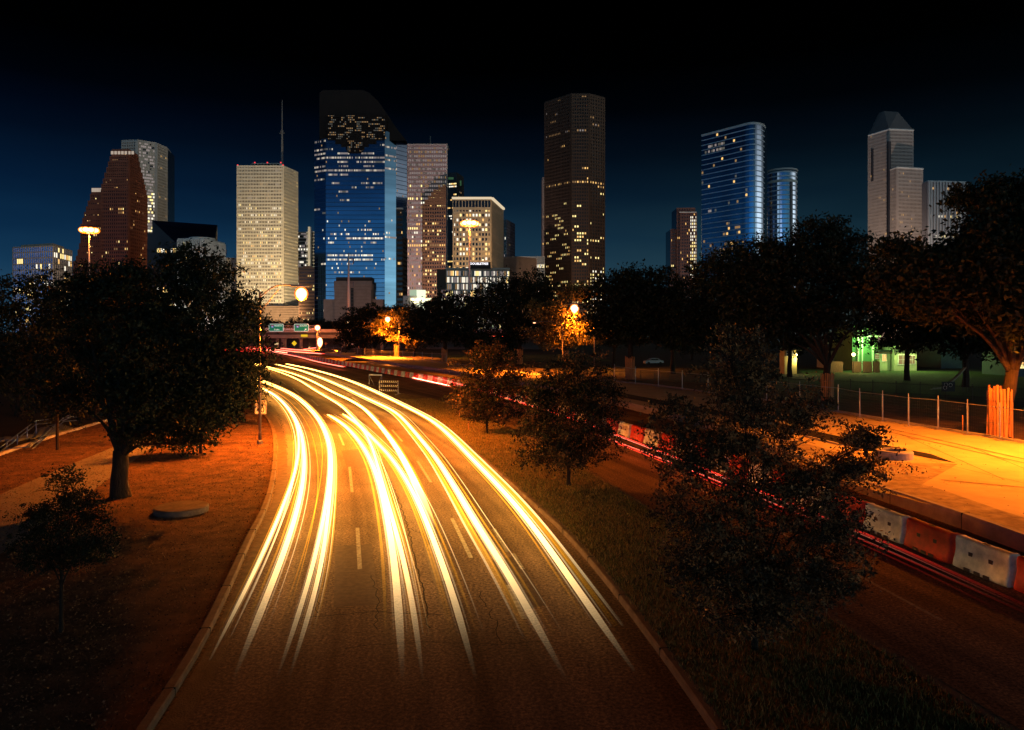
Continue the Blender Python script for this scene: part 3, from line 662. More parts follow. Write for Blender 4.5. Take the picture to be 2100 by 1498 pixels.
# 8 blue glass tower with granite crown and base
d = 700
bg1, bg2 = glass('blue_glass', (.34, .44, .56)), glass('light_blue_glass', (.13, .27, .38))
T = Tower('glass_tower', 'tall blue glass tower with a dark stepped crown and brown stone base', 'office tower', (X(740, d), d, 0))
P = [C(645, d + 7), C(668, d), C(789, d), C(812, d + 8), C(834.6, d + 19)]
zs = Z(288, d + 6); body = P + [(P[4][0] - 6, P[4][1] + 40), (P[0][0] + 4, P[0][1] + 50)]
T.core([P[1], P[2], P[3], P[4]] + body[5:] + [(P[1][0] - 1, P[1][1] + 40)], 0, zs, bg1, 'glass_wall')
T.core([P[0], P[1], (P[1][0] - 1.02, P[1][1] + 39.9), body[6]], 0, zs, bg2, 'chamfer_glass')
mc = T.mb('chamfer_glass', None); mc.add([(P[2][0] + .1, P[2][1] - .3, 0), (P[3][0] + .1, P[3][1] - .3, 0), (P[3][0] + .1, P[3][1] - .3, Z(272, d)), (P[2][0] + .1, P[2][1] - .3, Z(268, d))], [(0, 1, 2, 3)])
mul = mat('blue_mullion', (.015, .035, .09), .5)
def blue_lit(face):
    bands = [(292, 645, 668, .5), (303, 645, 682, .6), (312, 645, 668, .9), (312, 692, 714, .9), (312, 741, 765, .9), (321, 645, 668, .8), (321, 668, 813, .93), (330, 692, 712, .9), (330, 731, 813, .9), (338, 645, 668, .8), (338, 693, 712, .9), (338, 745, 765, .9), (347, 645, 813, .95),
             (355, 672, 690, .95), (355, 694, 712, .9), (365, 645, 665, .9), (374, 680, 695, .9), (374, 740, 757, .95), (374, 765, 784, .95), (383, 720, 730, .9), (383, 750, 766, .8), (391, 694, 714, .9), (408, 696, 715, .5), (430, 645, 658, .7), (436, 660, 668, .9), (487, 710, 813, .97), (478, 760, 805, .5), (479, 675, 715, .5),
             (524, 671, 763, .8), (531, 671, 763, .9), (531, 768, 808, .5), (541, 655, 668, .7), (541, 680, 722, .3), (560, 684, 702, .7), (559, 715, 724, .8), (498, 672, 684, .9), (498, 745, 770, .4), (469, 730, 760, .5), (300, 780, 813, .8)]
    zz = [(Z(y, d), x0, x1, p) for y, x0, x1, p in bands]
    rh = face[3]
    def f(u, v, i, j, r):
        z = face[0] + (j + .5) * rh; x = face[1] + u * (face[2] - face[1])
        for zb, x0, x1, p in zz:
            if abs(z - zb) <= rh * .5 and x0 - 1 <= x < x1: return (r.choice(['p', 'p', 'f', 'm']) if v > .6 else r.choice(['m', 'p', 'm', 'c'])) if r.random() < p else None
        if r.random() < (.035 if v < .6 else .01): return r.choice(['m', 'c', 'd']) if v < .6 else 'd'
    return f
nr = 92; zbot = Z(690, d)
for (a_, b_, cols, x0, x1, zt_) in [(P[0], P[1], 10, 645, 668, zs), (P[1], P[2], 50, 668, 789, zs), (P[2], P[3], 9, 789, 812, Z(270, d)), (P[3], P[4], 12, 812, 835, Z(288, d + 20))]:
    rows = int(round((zt_ - 0) / 4.1)); T.face(a_, b_, 0, zt_, cols, rows, mul, .10, .12, .16, blue_lit((0, x0, x1, zt_ / rows)), seed=7, part='mullions', inset=.1 if a_ is not P[2] else .42, lith=.42)
# crown
gc = mat('crown_granite', (.016, .008, .006), .9, var=.2, vscale=.2); m = T.mb('crown', gc)
cr = [(655, 289), (655, 190), (663, 185), (745, 185), (756, 190), (775, 207), (790, 228), (813, 263), (834, 289)]
fv = [Vector((X(x, d + 3), d + 3, Z(y, d + 3))) for x, y in cr]; bv = [v + Vector((2 if i < 6 else -6, 46, 0)) for i, v in enumerate(fv)]; n = len(cr)
m.add(fv + bv, [tuple(range(n - 1, -1, -1)), tuple(range(n, 2 * n))] + [(i, (i + 1) % n, n + (i + 1) % n, n + i) for i in range(n - 1)])
for y0, y1, x0, x1 in [(249, 270, 668, 792), (270, 288, 672, 784), (288, 296, 688, 772), (296, 302, 700, 756), (302, 308, 710, 747), (308, 315, 714.5, 741.5), (235, 249, 700, 770)]:
    m.box(((X(x0, d) + X(x1, d)) / 2, d - .2, (Z(y0, d) + Z(y1, d)) / 2), (X(x1, d) - X(x0, d), 1.4, Z(y0, d) - Z(y1, d)))
cw = lambda u, v, i, j, r: (['f', 'd', 'f'], r.randint(1, 4)) if r.random() < .20 else None
T.face(C(672, d - .95), C(790, d - .95), Z(288, d), Z(236, d), 34, 12, gc, .3, .45, .35, cw, seed=31, part='crown_frame'); T.face(C(712, d - .96), C(744, d - .96), Z(313, d), Z(288, d), 9, 6, gc, .3, .45, .35, cw, seed=32, part='crown_frame')
# base
pg = mat('pink_granite', (.26, .175, .15), .85, var=.15, vscale=.3); m = T.mb('stone_base', pg)
for x0, x1, yt, dd in [(645, 668.2, 632, 9), (668, 788.6, 615, -5), (692, 766, 583, -9), (788.6, 812, 640, 3)]:
    m.box(((X(x0, d) + X(x1, d)) / 2, d + dd + 8, Z(yt, d) / 2), (X(x1, d) - X(x0, d), 22, Z(yt, d)))
T.mb('loggia', mat('loggia_dark', (.03, .02, .018), .7)).box((X(729, d), d + 2, (Z(583, d) + Z(596, d)) / 2 + 3), (X(766, d) - X(692, d) - 1, 20, 12))
m = T.mb('loggia_pier', pg)
for k in range(14): m.box((X(692 + k * 5.7, d), d - 9.6, Z(588.5, d)), (1.2, 2.4, 7))
m.box((X(729, d), d - 9.6, Z(580.5, d)), (X(767, d) - X(691, d), 3, 2.0))
T.mb('slit', mat('slit_dark', (.012, .01, .012), .5)).box((X(728, d), d - 12, Z(640, d)), (2.6, .9, 44))
m = T.mb('stone_joint', mat('joint', (.16, .10, .09), .9))
for k in range(14): m.box((X(729, d), d - 20.1, 12 + k * 3.1), (X(766, d) - X(692, d) + .1, .25, .22))
T.done()
# 8b dark brown slab at its right foot
d = 655; T = Tower('office_building', 'narrow dark brown slab against the right side of the blue glass tower', 'office building', (X(822, d), d, 0)); db = stone('dark_brown', (.055, .038, .030))
A, B, Cc = C(813.5, d), C(825.5, d), C(834.5, d + 18); T.core([A, B, Cc, back(A, B, Cc)], 0, Z(430, d), M_glz); T.face(A, B, 0, Z(430, d), 5, 26, db, .1, .5, .4, pattern(.06, .01, ['d', 'w'])); T.face(B, Cc, 0, Z(430, d) - 24, 5, 24, db, .1, .5, .4, None)
T.mb('parapet', stone('pale_cap', (.5, .42, .4))).box(((A[0] + B[0]) / 2, d, Z(429, d) + .3), (B[0] - A[0] + 1, 1.5, 1.4)); T.done()

# 9 pink tower
d = 850; pk = stone('pink_stone', (.40, .27, .27))
T = Tower('office_tower', 'pink tower with a dense grid of pale square windows right of the blue tower', 'office tower', (X(875, d), d, 0))
A, B = C(835, d), C(916.5, d); zt = Z(299, d); T.core([A, B, (B[0] - 3, d + 45), (A[0], d + 45)], 0, zt, M_glz)
def pink_lit(u, v, i, j, r):
    if j == 22: return ['y', 'w']
    if j in (26, 33, 36, 29) and r.random() < .4: return ['y', 'p']
    return ['p', 'f', 'p', 'd', 'p'] if r.random() < .86 else (['c', 'w'] if v < .7 else 'p')
T.face(A, B, 0, zt, 18, 46, pk, .40, .46, .8, pink_lit, seed=13)
m = T.mb('parapet', stone('pink_cap', (.55, .42, .38))); m.box(((A[0] + B[0]) / 2, d + 10, zt + .8), (B[0] - A[0] + 1.5, 23, 1.6)); m.box((X(916.5, d), d - .8, zt / 2), (1.4, 2.4, zt))
m = T.mb('antenna', MATS['mast_grey']); m.tube([(X(879.5, d), d + 15, zt), (X(879.5, d), d + 15, Z(272, d))], .7, 5); m.tube([(X(868, d), d + 10, zt + 1), (X(876, d), d + 10, zt + 5)], .5, 5); T.done()
d = 836; bo = stone('shadow_brown', (.20, .10, .058))  # added block that stands for the stepped shadow across the pink tower
T = Tower('office_tower', 'dark brown stepped mass added for the shadow on the pink tower, with small warm windows', 'office tower', (X(890, d), d, 0))
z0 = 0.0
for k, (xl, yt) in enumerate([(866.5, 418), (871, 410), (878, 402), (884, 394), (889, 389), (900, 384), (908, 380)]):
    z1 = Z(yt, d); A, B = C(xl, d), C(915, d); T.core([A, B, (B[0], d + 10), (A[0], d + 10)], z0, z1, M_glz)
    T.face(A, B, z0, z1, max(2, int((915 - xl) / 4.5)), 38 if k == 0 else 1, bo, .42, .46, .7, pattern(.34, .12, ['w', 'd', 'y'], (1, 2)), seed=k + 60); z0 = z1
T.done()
# 10 black gabled tower
d = 1000; T = Tower('office_tower', 'black tower with a notched gable top behind the cream office block', 'office tower', (X(935, d), d, 0)); bk2 = mat('black_tower', (.016, .015, .016), .4)
A, B, Cc = C(917.5, d), C(936.5, d - 4), C(951, d + 26); zt = Z(355, d); T.core([A, B, Cc, back(A, B, Cc)], 0, zt, bk2, 'wall')
T.face(A, B, 0, zt - 10, 6, 60, bk2, .1, .5, .4, pattern(.45, .12, ['y', 'c', 'w'], (1, 3)), part='frame', seed=3); T.face(B, Cc, 0, zt - 12, 6, 60, bk2, .1, .5, .4, pattern(.06, .06, ['d', 'f']), part='frame', seed=4)
m = T.mb('green_band', emit('green_glow', (.3, .9, .35), .08)); m.box(((A[0] + B[0]) / 2, d - 2.4, zt - 8), (10, .5, 3)); m.box(((B[0] + Cc[0]) / 2 + .6, d + 10, zt - 12), (2, 1, 7)); T.done()

# 11 cream office block
d = 550; cm = stone('cream_stone', (.50, .36, .24), .1)
T = Tower('office_tower', 'cream office block with a bright cornice behind the lit mast lamp', 'office tower', (X(980, d), d, 0))
A, B, Cc = C(928.5, d), C(1007, d), C(1031, d + 46); ab = back(A, B, Cc); zt = Z(408, d); zw = Z(427, d); z0 = 0.0
T.core([A, B, Cc, ab], 0, zt, M_glz)
T.face(A, B, Z(551, d) - 20, zw, 12, 18, cm, .44, .42, .9, lambda u, v, i, j, r: ['y', 'w', 'c'] if r.random() < (.85 if (j == 16 and 3 < i < 11) else .62 if i in (2, 3, 6, 10) and j in (4, 5, 9, 11, 12) else .34) else (['d', 'f'] if r.random() < .3 else None), seed=5)
T.face(A, B, zw, Z(410, d), 12, 1, cm, .16, .08, .9, None)
T.face(B, Cc, 0, zt - 1, 22, 18, stone('cream_shaded', (.36, .25, .165)), .55, .2, .7, pattern(.03, .02, ['d']), seed=6, part='side_fin')  # side is the front stone darkened, shade put into its colour
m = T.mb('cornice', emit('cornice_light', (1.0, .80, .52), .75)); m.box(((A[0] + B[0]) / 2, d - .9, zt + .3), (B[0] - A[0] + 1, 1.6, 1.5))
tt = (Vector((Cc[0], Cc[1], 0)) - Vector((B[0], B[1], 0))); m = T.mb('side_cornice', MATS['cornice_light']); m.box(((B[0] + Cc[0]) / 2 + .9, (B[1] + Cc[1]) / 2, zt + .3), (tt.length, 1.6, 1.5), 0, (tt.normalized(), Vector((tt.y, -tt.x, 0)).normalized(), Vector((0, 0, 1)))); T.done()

# 12 low glass hotel with its sign
d = 500
T = Tower('hotel', 'low lit glass building with white lettering on a dark rooftop box', 'hotel', (X(975, d), d, 0))
A, B = C(914.5, d), C(1044.5, d + 4); zt = Z(553, d); T.core([A, B, (B[0], d + 30), (A[0], d + 30)], 0, zt, mat('curtain_glass', (.20, .24, .25), .3))
T.face(A, B, 0, zt, 56, 11, stone('hotel_frame', (.34, .32, .28)), .22, .2, .35, lambda u, v, i, j, r: (['p', 'd', 'p', 'f', 'c'], 2) if r.random() < .62 else ((['w', 'y', 'c'], 3) if r.random() < .12 else None), seed=6)
T.mb('roof_slab', stone('hotel_slab', (.40, .37, .32))).box(((A[0] + B[0]) / 2, d + 12, zt + .5), (B[0] - A[0] + 1, 26, 1.0))
A2 = C(896, d - 1); T.core([A2, (A[0] - .1, d - 1), (A[0] - .1, d + 25), (A2[0], d + 25)], 0, Z(553, d), stone('hotel_side', (.075, .05, .04)), 'side_wing')
sb_ = T.mb('sign_box', mat('sign_box_dark', (.02, .016, .014), .7)); zc = Z(545, d - 2); sb_.box((X(985, d - 2), d - 2, zc), (X(1006, d) - X(963.5, d), 3, Z(538.5, d) - Z(552, d)))
T.done()
def text(body, name, loc, size, m, parent=None, rx=90, rz=0, wx=1.0, ext=.01, align='CENTER', bold=.0):
    c = bpy.data.curves.new(name, 'FONT'); c.body = body; c.size = size; c.align_x = align; c.align_y = 'CENTER'; c.extrude = ext; c.materials.append(m); c.resolution_u = 2; c.offset = bold
    tmp = bpy.data.objects.new(name + '_curve', c); me = bpy.data.meshes.new_from_object(tmp); bpy.data.objects.remove(tmp)
    o = bpy.data.objects.new(name, me); COL.objects.link(o); o.location = loc; o.rotation_euler = (math.radians(rx), 0, math.radians(rz)); o.scale = (wx, 1, 1)
    if parent is not None: o.parent = parent; o.location = Vector(loc) - parent.location
    return o
text('DOUBLETREE', 'lettering', (X(983, d), d - 3.7, Z(542.5, d)), 2.05, emit('sign_white', (1, .96, 1), 1.6), T.root, ext=.1, bold=.04)

# 13 small blue glass tower, 14 ribbed low block
d = 900; T = Tower('glass_tower', 'small pale blue glass tower beside the cream office block', 'office tower', (X(1043, d), d, 0))
A, B, Cc = C(1030.5, d), C(1038.5, d - 2), C(1056, d + 34); zt = Z(451, d); T.core([A, B, Cc, back(A, B, Cc)], 0, zt, bg2, 'glass_wall'); T.face(A, B, 0, zt, 5, 42, mul, .1, .12, .2, pattern(.1, .03, ['p', 'c']), part='mullions'); T.face(B, Cc, 0, zt, 9, 42, mul, .1, .1, .2, None, part='mullions')
T.done()
d = 700; T = Tower('office_building', 'low brown ribbed block left of the tall dark tower', 'office building', (X(1070, d), d, 0)); rb = stone('rib_brown', (.21, .14, .105))
A, B, Cc = C(1028, d + 6), C(1060, d), C(1100, d + 18); T.core([A, B, Cc, (Cc[0], Cc[1] + 20), (A[0], A[1] + 30)], 0, Z(530, d), M_glz)
T.face(A, B, 0, Z(528, d), 14, 9, rb, .5, .1, .8, None, sills=False); T.face(B, Cc, 0, Z(528, d), 20, 9, rb, .5, .1, .8, None, sills=False)
T.mb('parapet', rb).prism([A, B, Cc, (Cc[0], Cc[1] + 20), (A[0], A[1] + 30)], Z(532, d), Z(526, d)); T.done()
d = 780; T = Tower('office_building', 'pale ribbed wing with lit floors touching the tall dark tower', 'office building', (X(1103, d), d, 0)); rp = stone('rib_pale', (.42, .40, .33))
A, B = C(1050, d + 2), C(1117, d); T.core([A, B, (B[0], d + 20), (A[0], d + 20)], 0, Z(528, d), M_glz); T.face(A, B, 0, Z(526, d), 40, 14, rp, .42, .1, .8, lambda u, v, i, j, r: (['y', 'c'], 4) if j in (4, 8, 12) and r.random() < .5 else None, sills=False); T.done()

# 15 tall dark granite tower
d = 800; dg = stone('dark_granite', (.045, .024, .016), .2); dg2 = stone('dark_granite_lit', (.085, .045, .028), .2)  # front and right faces lighter: light put into the granite colour
T = Tower('office_tower', 'tallest dark brown tower near the middle with scattered yellow windows', 'office tower', (X(1178, d), d, 0))
P = [C(1117, d + 30), C(1172, d), C(1208, d), C(1240, d + 13)]; zt = Z(194, d)
T.core(P + [(P[3][0] - 10, P[3][1] + 50), (P[0][0] + 10, P[0][1] + 50)], 0, zt - .5, mat('tower_glazing', (.012, .012, .014), .3, spec=.3))
def dark_lit(dens):
    rowp = {3: .5, 16: .35, 17: .5, 25: .16, 29: .2, 46: .7, 53: .12, 61: .45}
    def f(u, v, i, j, r):
        p = rowp.get(j, .085 if v < .55 else .022) * dens * 1.25
        if r.random() < p * .6: return (['w', 'y', 'y'] if v < .62 else ['d', 'd', 'p'] if v > .82 else ['w', 'd'], r.randint(1, 4))
    return f
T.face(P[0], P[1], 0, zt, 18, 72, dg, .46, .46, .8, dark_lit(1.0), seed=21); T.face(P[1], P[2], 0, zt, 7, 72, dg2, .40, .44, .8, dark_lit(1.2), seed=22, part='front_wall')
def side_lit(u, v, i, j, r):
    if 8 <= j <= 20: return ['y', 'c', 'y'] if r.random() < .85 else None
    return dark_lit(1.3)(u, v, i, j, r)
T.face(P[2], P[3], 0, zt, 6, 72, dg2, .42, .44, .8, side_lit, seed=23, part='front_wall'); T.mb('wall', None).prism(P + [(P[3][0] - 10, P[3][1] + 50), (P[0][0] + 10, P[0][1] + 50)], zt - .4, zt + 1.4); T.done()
T = Tower('office_tower', 'thin edge of a pale tower hidden behind the tall dark tower', 'office tower', (X(1118, 980), 980, 0)); A, B = C(1112, 980), C(1124, 980); T.core([A, B, (B[0], 1010), (A[0], 1010)], 0, Z(364, 980), stone('edge_grey', (.30, .22, .19)), 'wall'); T.face(A, B, 0, Z(364, 980), 4, 60, stone('edge_grey', (.3, .22, .19)), .3, .4, .4, pattern(.1, .02, ['w', 'd'])); T.done()

# 16 small stepped brown tower
d = 900; sb = stone('step_brown', (.16, .075, .062)); T = Tower('office_tower', 'small stepped brown tower with a column of white windows left of the curved glass tower', 'office tower', (X(1400, d), d, 0))
for xl, xr, yt, dd, zz in [(1372.5, 1400, 560, 8, 0), (1375, 1400, 468.5, 8.5, 0), (1387.6, 1425.5, 425.7, 4, 0), (1394, 1429, 436, 2, 0)]:
    A, B = C(xl, d + dd), C(xr, d + dd - 1); T.core([A, B, (B[0], B[1] + 28), (A[0], A[1] + 28)], 0, Z(yt, d) - .5, M_glz); nc = max(4, int((xr - xl) / 3.4)); rows = int((Z(yt, d)) / 3.9)
    L = (lambda u, v, i, j, r: ['c', 'y', 'c'] if (i >= nc * .55 and r.random() < .82 and .1 < v < .97) else (['w'] if r.random() < .05 else None)) if xr == 1429 else pattern(.09, .02, ['w', 'y'], (1, 2))
    T.face(A, B, 0, Z(yt, d), nc, rows, sb, .45, .35, .9, L, seed=int(xl))
T.mb('roof_edge', stone('edge_white', (.75, .7, .68))).box((X(1411, d), d + 1, Z(436, d) + .3), (X(1429, d) - X(1394, d), 1.6, .9)); T.done()

# 17 curved glass tower, 18 round glass tower
def curved(name, label, pts, ztop, rows, gl, segs, band=.28, group='office towers of the skyline', spandrel_d=.35):
    P = smooth_path([Vector((x, y, 0)) for x, y in pts], 3.0); P = resample(P, segs); c = P[len(P) // 2]
    T = Tower(name, label, 'office tower', (c.x, c.y, 0)); vs = []; n = len(P)
    bk = [P[-1] + Vector((-6, 40, 0)), P[0] + Vector((10, 40, 0))]
    m = T.mb('glass_wall', gl); ring = [(p.x, p.y) for p in P] + [(b.x, b.y) for b in bk]; m.prism(ring, 0, ztop)
    m = T.mb('floor_band', mat('silver_band', (.40, .44, .50), .5, metal=.2)); rh = ztop / rows; Q = offset(P, spandrel_d)
    for j in range(rows + 1):
        z = min(j * rh, ztop - .4)
        for i in range(n - 1):
            for (a, b) in ((P, Q),):
                q0, q1, q2, q3 = P[i], P[i + 1], Q[i + 1], Q[i]
                hh = rh * band / 2
                m.add([(q3.x, q3.y, z - hh), (q2.x, q2.y, z - hh), (q2.x, q2.y, z + hh), (q3.x, q3.y, z + hh), (q0.x, q0.y, z + hh), (q1.x, q1.y, z + hh), (q0.x, q0.y, z - hh), (q1.x, q1.y, z - hh)], [(0, 1, 2, 3), (3, 2, 5, 4), (6, 7, 1, 0)])
    return T, P
def smooth_glass(T):
    pass
g17 = glass('curve_glass', (.66, .80, .96), .08)
d = 650
pts = [C(1439, 697), C(1460, 688), C(1480, 679.5), C(1500, 671), C(1520, 663), C(1536, 657), C(1546, 655.5), C(1556, 657.5), C(1566, 663), (C(1566, 663)[0] + 4.0, 672)]
T, P = curved('glass_tower', 'large curved blue glass tower with silver floor bands and a bright right edge', pts, Z(253, 655), 42, g17, 44, .17)
m = T.mb('dark_strip', M_glz); a, b = P[-4], P[-3]; m.box(((a.x + b.x) / 2 + .3, (a.y + b.y) / 2 - .3, Z(253, 655) / 2), (3.0, 3.0, Z(253, 655) - 8))
def curved_lit(T, P, ztop, rows, prob, seed, cls):
    r = random.Random(seed); rh = ztop / rows; Q = offset(P, .12)
    for j in range(rows):
        for i in range(len(P) - 1):
            if r.random() < prob(i / len(P), j / rows, r):
                z0, z1 = j * rh + rh * .22, (j + 1) * rh - rh * .3; T.lit.append(([Vector((Q[i].x, Q[i].y, z0)), Vector((Q[i + 1].x, Q[i + 1].y, z0)), Vector((Q[i + 1].x, Q[i + 1].y, z1)), Vector((Q[i].x, Q[i].y, z1))], r.choice(cls)))
curved_lit(T, P, Z(253, 655), 42, lambda u, v, r: (.30 if (.28 < u < .55 and v < .55) else .05 if u < .6 else 0) * (.6 if v > .5 else 1) * (1 if r.random() < .8 else 2), 5, ['f', 'd', 'd', 'w'])
curved_lit(T, P, Z(253, 655), 42, lambda u, v, r: .75 if (.05 < u < .2 and .60 < v < .64) or (.08 < u < .3 and .90 < v < .93) else 0, 6, ['p', 'f'])
T.mb('roof_rim', mat('rim_grey', (.45, .43, .42), .6)).tube([(p.x, p.y, Z(253, 655) + .4) for p in offset(P, .2)], .9, 6); T.done()
d = 760; cx, cy, rr = X(1603.3, d), d, 14.8
ring = [(cx + rr * math.sin(w), cy - rr * math.cos(w)) for w in np.linspace(-math.pi * .62, math.pi * .62, 40)]
T, P = curved('glass_tower', 'round glass tower with pale vertical shine right of the curved tower', ring, Z(353, d - 10), 36, glass('round_glass', (.70, .82, .95), .10), 40, .26)
m = T.mb('dark_strip', M_glz)
for w in (math.radians(14), math.radians(20)): m.box((cx + (rr + .1) * math.sin(w), cy - (rr + .1) * math.cos(w), Z(353, d) / 2 - 6), (2.0, .6, Z(353, d) - 8), 0, (Vector((math.cos(w), math.sin(w), 0)), Vector((math.sin(w), -math.cos(w), 0)), Vector((0, 0, 1))))
T.mb('roof_rim', MATS['rim_grey']).tube([(p.x, p.y, Z(353, d) + .2) for p in offset(P, .3)], .9, 6)
T.mb('crown_band', stone('crown_band', (.42, .42, .38))).prism([(cx + (rr + .5) * math.cos(w), cy + (rr + .5) * math.sin(w)) for w in np.linspace(0, 2 * math.pi, 41)[:-1]], Z(379, d), Z(374, d)); T.done()

# 19 stone tower with a pyramid roof
d = 900; st = stone('tan_granite', (.36, .27, .235), .1)
T = Tower('office_tower', 'stone tower with a pyramid roof and lower front wing near the right edge', 'office tower', (X(1830, d), d, 0))
A, B, Cc = C(1780.5, d + 28), C(1822.8, d), C(1872.6, d + 4); zt = Z(266, d); ab = back(A, B, Cc); T.core([A, B, Cc, ab], 0, zt, M_glz)
gl = pattern(.06, .015, ['d', 'f', 'w'], (1, 3)); T.face(A, B, 0, zt, 16, 62, st, .50, .45, .8, gl, seed=2); T.face(B, Cc, 0, zt, 18, 62, st, .50, .45, .8, gl, seed=3)
T.mb('notch', mat('notch_dark', (.03, .025, .03), .5)).box((X(1790.5, d + 20), d + 21, (Z(297, d) + Z(365, d)) / 2), (2.6, 2.4, Z(297, d) - Z(365, d)))
m = T.mb('pyramid_roof', mat('roof_granite', (.15, .12, .115), .7, var=.1, vscale=.2)); ca, cb = Vector((X(1814.5, d + 22), d + 24, Z(226, d + 20))), Vector((X(1843, d + 16), d + 18, Z(230, d + 18)))
zr = zt + .6; cc = [Vector((*A, zr)), Vector((*B, zr)), Vector((*Cc, zr)), Vector((*ab, zr))]; t1 = ca; t2 = cb; t3 = cb + Vector((-4, 10, 0)); t4 = ca + Vector((-2, 10, 0))
m.add(cc + [t1, t2, t3, t4], [(1, 2, 5, 4), (0, 1, 4), (2, 3, 6, 5), (3, 0, 4, 7), (3, 7, 6), (4, 5, 6, 7), (3, 2, 1, 0)])
stone('rim_stone', (.60, .52, .48))
for (a, b, z) in ((A, B, zt), (B, Cc, zt)):
    T.mb('cornice' if a is A else 'side_cornice', MATS['rim_stone']).tube([(a[0], a[1] - 1, z), (b[0], b[1] - 1, z)], 1.2, 5)
dw = d - 22; A, B, Cc = C(1821.5, dw + 16), C(1839.5, dw), C(1892, dw + 8); zt = Z(344, dw); T.core([A, B, Cc, back(A, B, Cc)], 0, zt, M_glz)
T.face(A, B, 0, zt, 6, 46, st, .50, .45, .8, gl, seed=4); T.face(B, Cc, 0, zt, 19, 46, st, .50, .45, .8, pattern(.07, .03, ['d', 'w', 'p']), seed=5)
for a, b in ((A, B), (B, Cc)): T.mb('wing_cornice' if a is A else 'wing_side_cornice', MATS['rim_stone']).tube([(a[0], a[1] - 1, zt), (b[0], b[1] - 1, zt)], 1.2, 5)
T.mb('notch', None).box((X(1822.6, dw + 14), dw + 13, Z(430, dw)), (3.2, 3, 170)); T.done()
# 20 ribbed white block
d = 800; T = Tower('office_tower', 'white vertically ribbed block right of the pyramid roofed tower', 'office tower', (X(1935, d), d, 0))
A, B, Cc = C(1891.5, d + 12), C(1903, d), C(1982, d + 6); zt = Z(373, d); T.core([A, B, Cc, back(A, B, Cc)], 0, zt, M_glz)
rw = stone('rib_white', (.52, .47, .46)); T.face(A, B, 0, zt, 4, 40, stone('rib_shaded', (.26, .21, .21)), .7, .1, .6, None, sills=False, part='side_wall'); T.face(B, Cc, 0, zt, 13, 40, rw, .44, .1, 1.8, lambda u, v, i, j, r: ['y', 'c'] if j in (18, 26, 31) and r.random() < .5 else (['w'] if r.random() < .05 else None), sills=False)  # left wall darker: shade put into the rib colour
T.mb('parapet', rw).prism([A, B, Cc, back(A, B, Cc)], zt, zt + 1.4); T.done()

# brightly lit white pavilion among the trees
d = 420; T = Tower('building', 'small brightly lit white building above the trees left of the hotel', 'building', (X(850, d), d, 0), None); wp = stone('white_panel', (.62, .60, .58))
T.core([C(826.5, d), C(855, d), C(855, d + 14), C(826.5, d + 14)], 0, Z(607, d), wp, 'wall'); T.core([C(840, d + 3), C(854, d + 3), C(854, d + 16), C(840, d + 16)], Z(608, d), Z(594, d), emit('pavilion_glow', (.62, .80, .55), .6), 'lit_wall')
T.core([C(854.2, d + 1), C(873, d + 3), C(873, d + 16), C(854.2, d + 16)], 0, Z(594.5, d), emit('pavilion_glow2', (.90, 1.0, .72), 1.1), 'lit_wall_bright')
m = T.mb('lamp_strip', emit('strip_light', (1, .9, .5), 2.4)); m.box((X(864, d), d - 1.2, Z(615, d)), (X(888, d) - X(846, d), .8, 1.6)); m.box((X(858, d), d - 1.2, Z(621, d)), (6, .8, .8)); T.done()
for x, y, w_, h_, lb in [(914, 602, 9, 7, 'pale wall patch glimpsed through the tree crowns below the dark hotel wing'), (940, 635, 14, 11, 'bright white wall glimpsed through the tree crowns under the mast lamp'), (1018, 616, 10, 8, 'pale lit wall glimpsed through tree crowns below the ribbed block'), (952, 612, 12, 6, 'yellow lit pavilion roof glimpsed between tree crowns')]:
    d = 380; T = Tower('building', lb, 'building', (X(x, d), d, 0), None); T.core([C(x - w_, d), C(x + w_, d), C(x + w_, d + 12), C(x - w_, d + 12)], 0, Z(y - h_, d), wp, 'wall')
    T.face(C(x - w_, d), C(x + w_, d), 3, Z(y - h_, d), 4, 7, wp, .3, .3, .3, lambda u, v, i, j, r: ['g', 'c', 'y'] if r.random() < .55 else None, seed=int(x)); T.done()

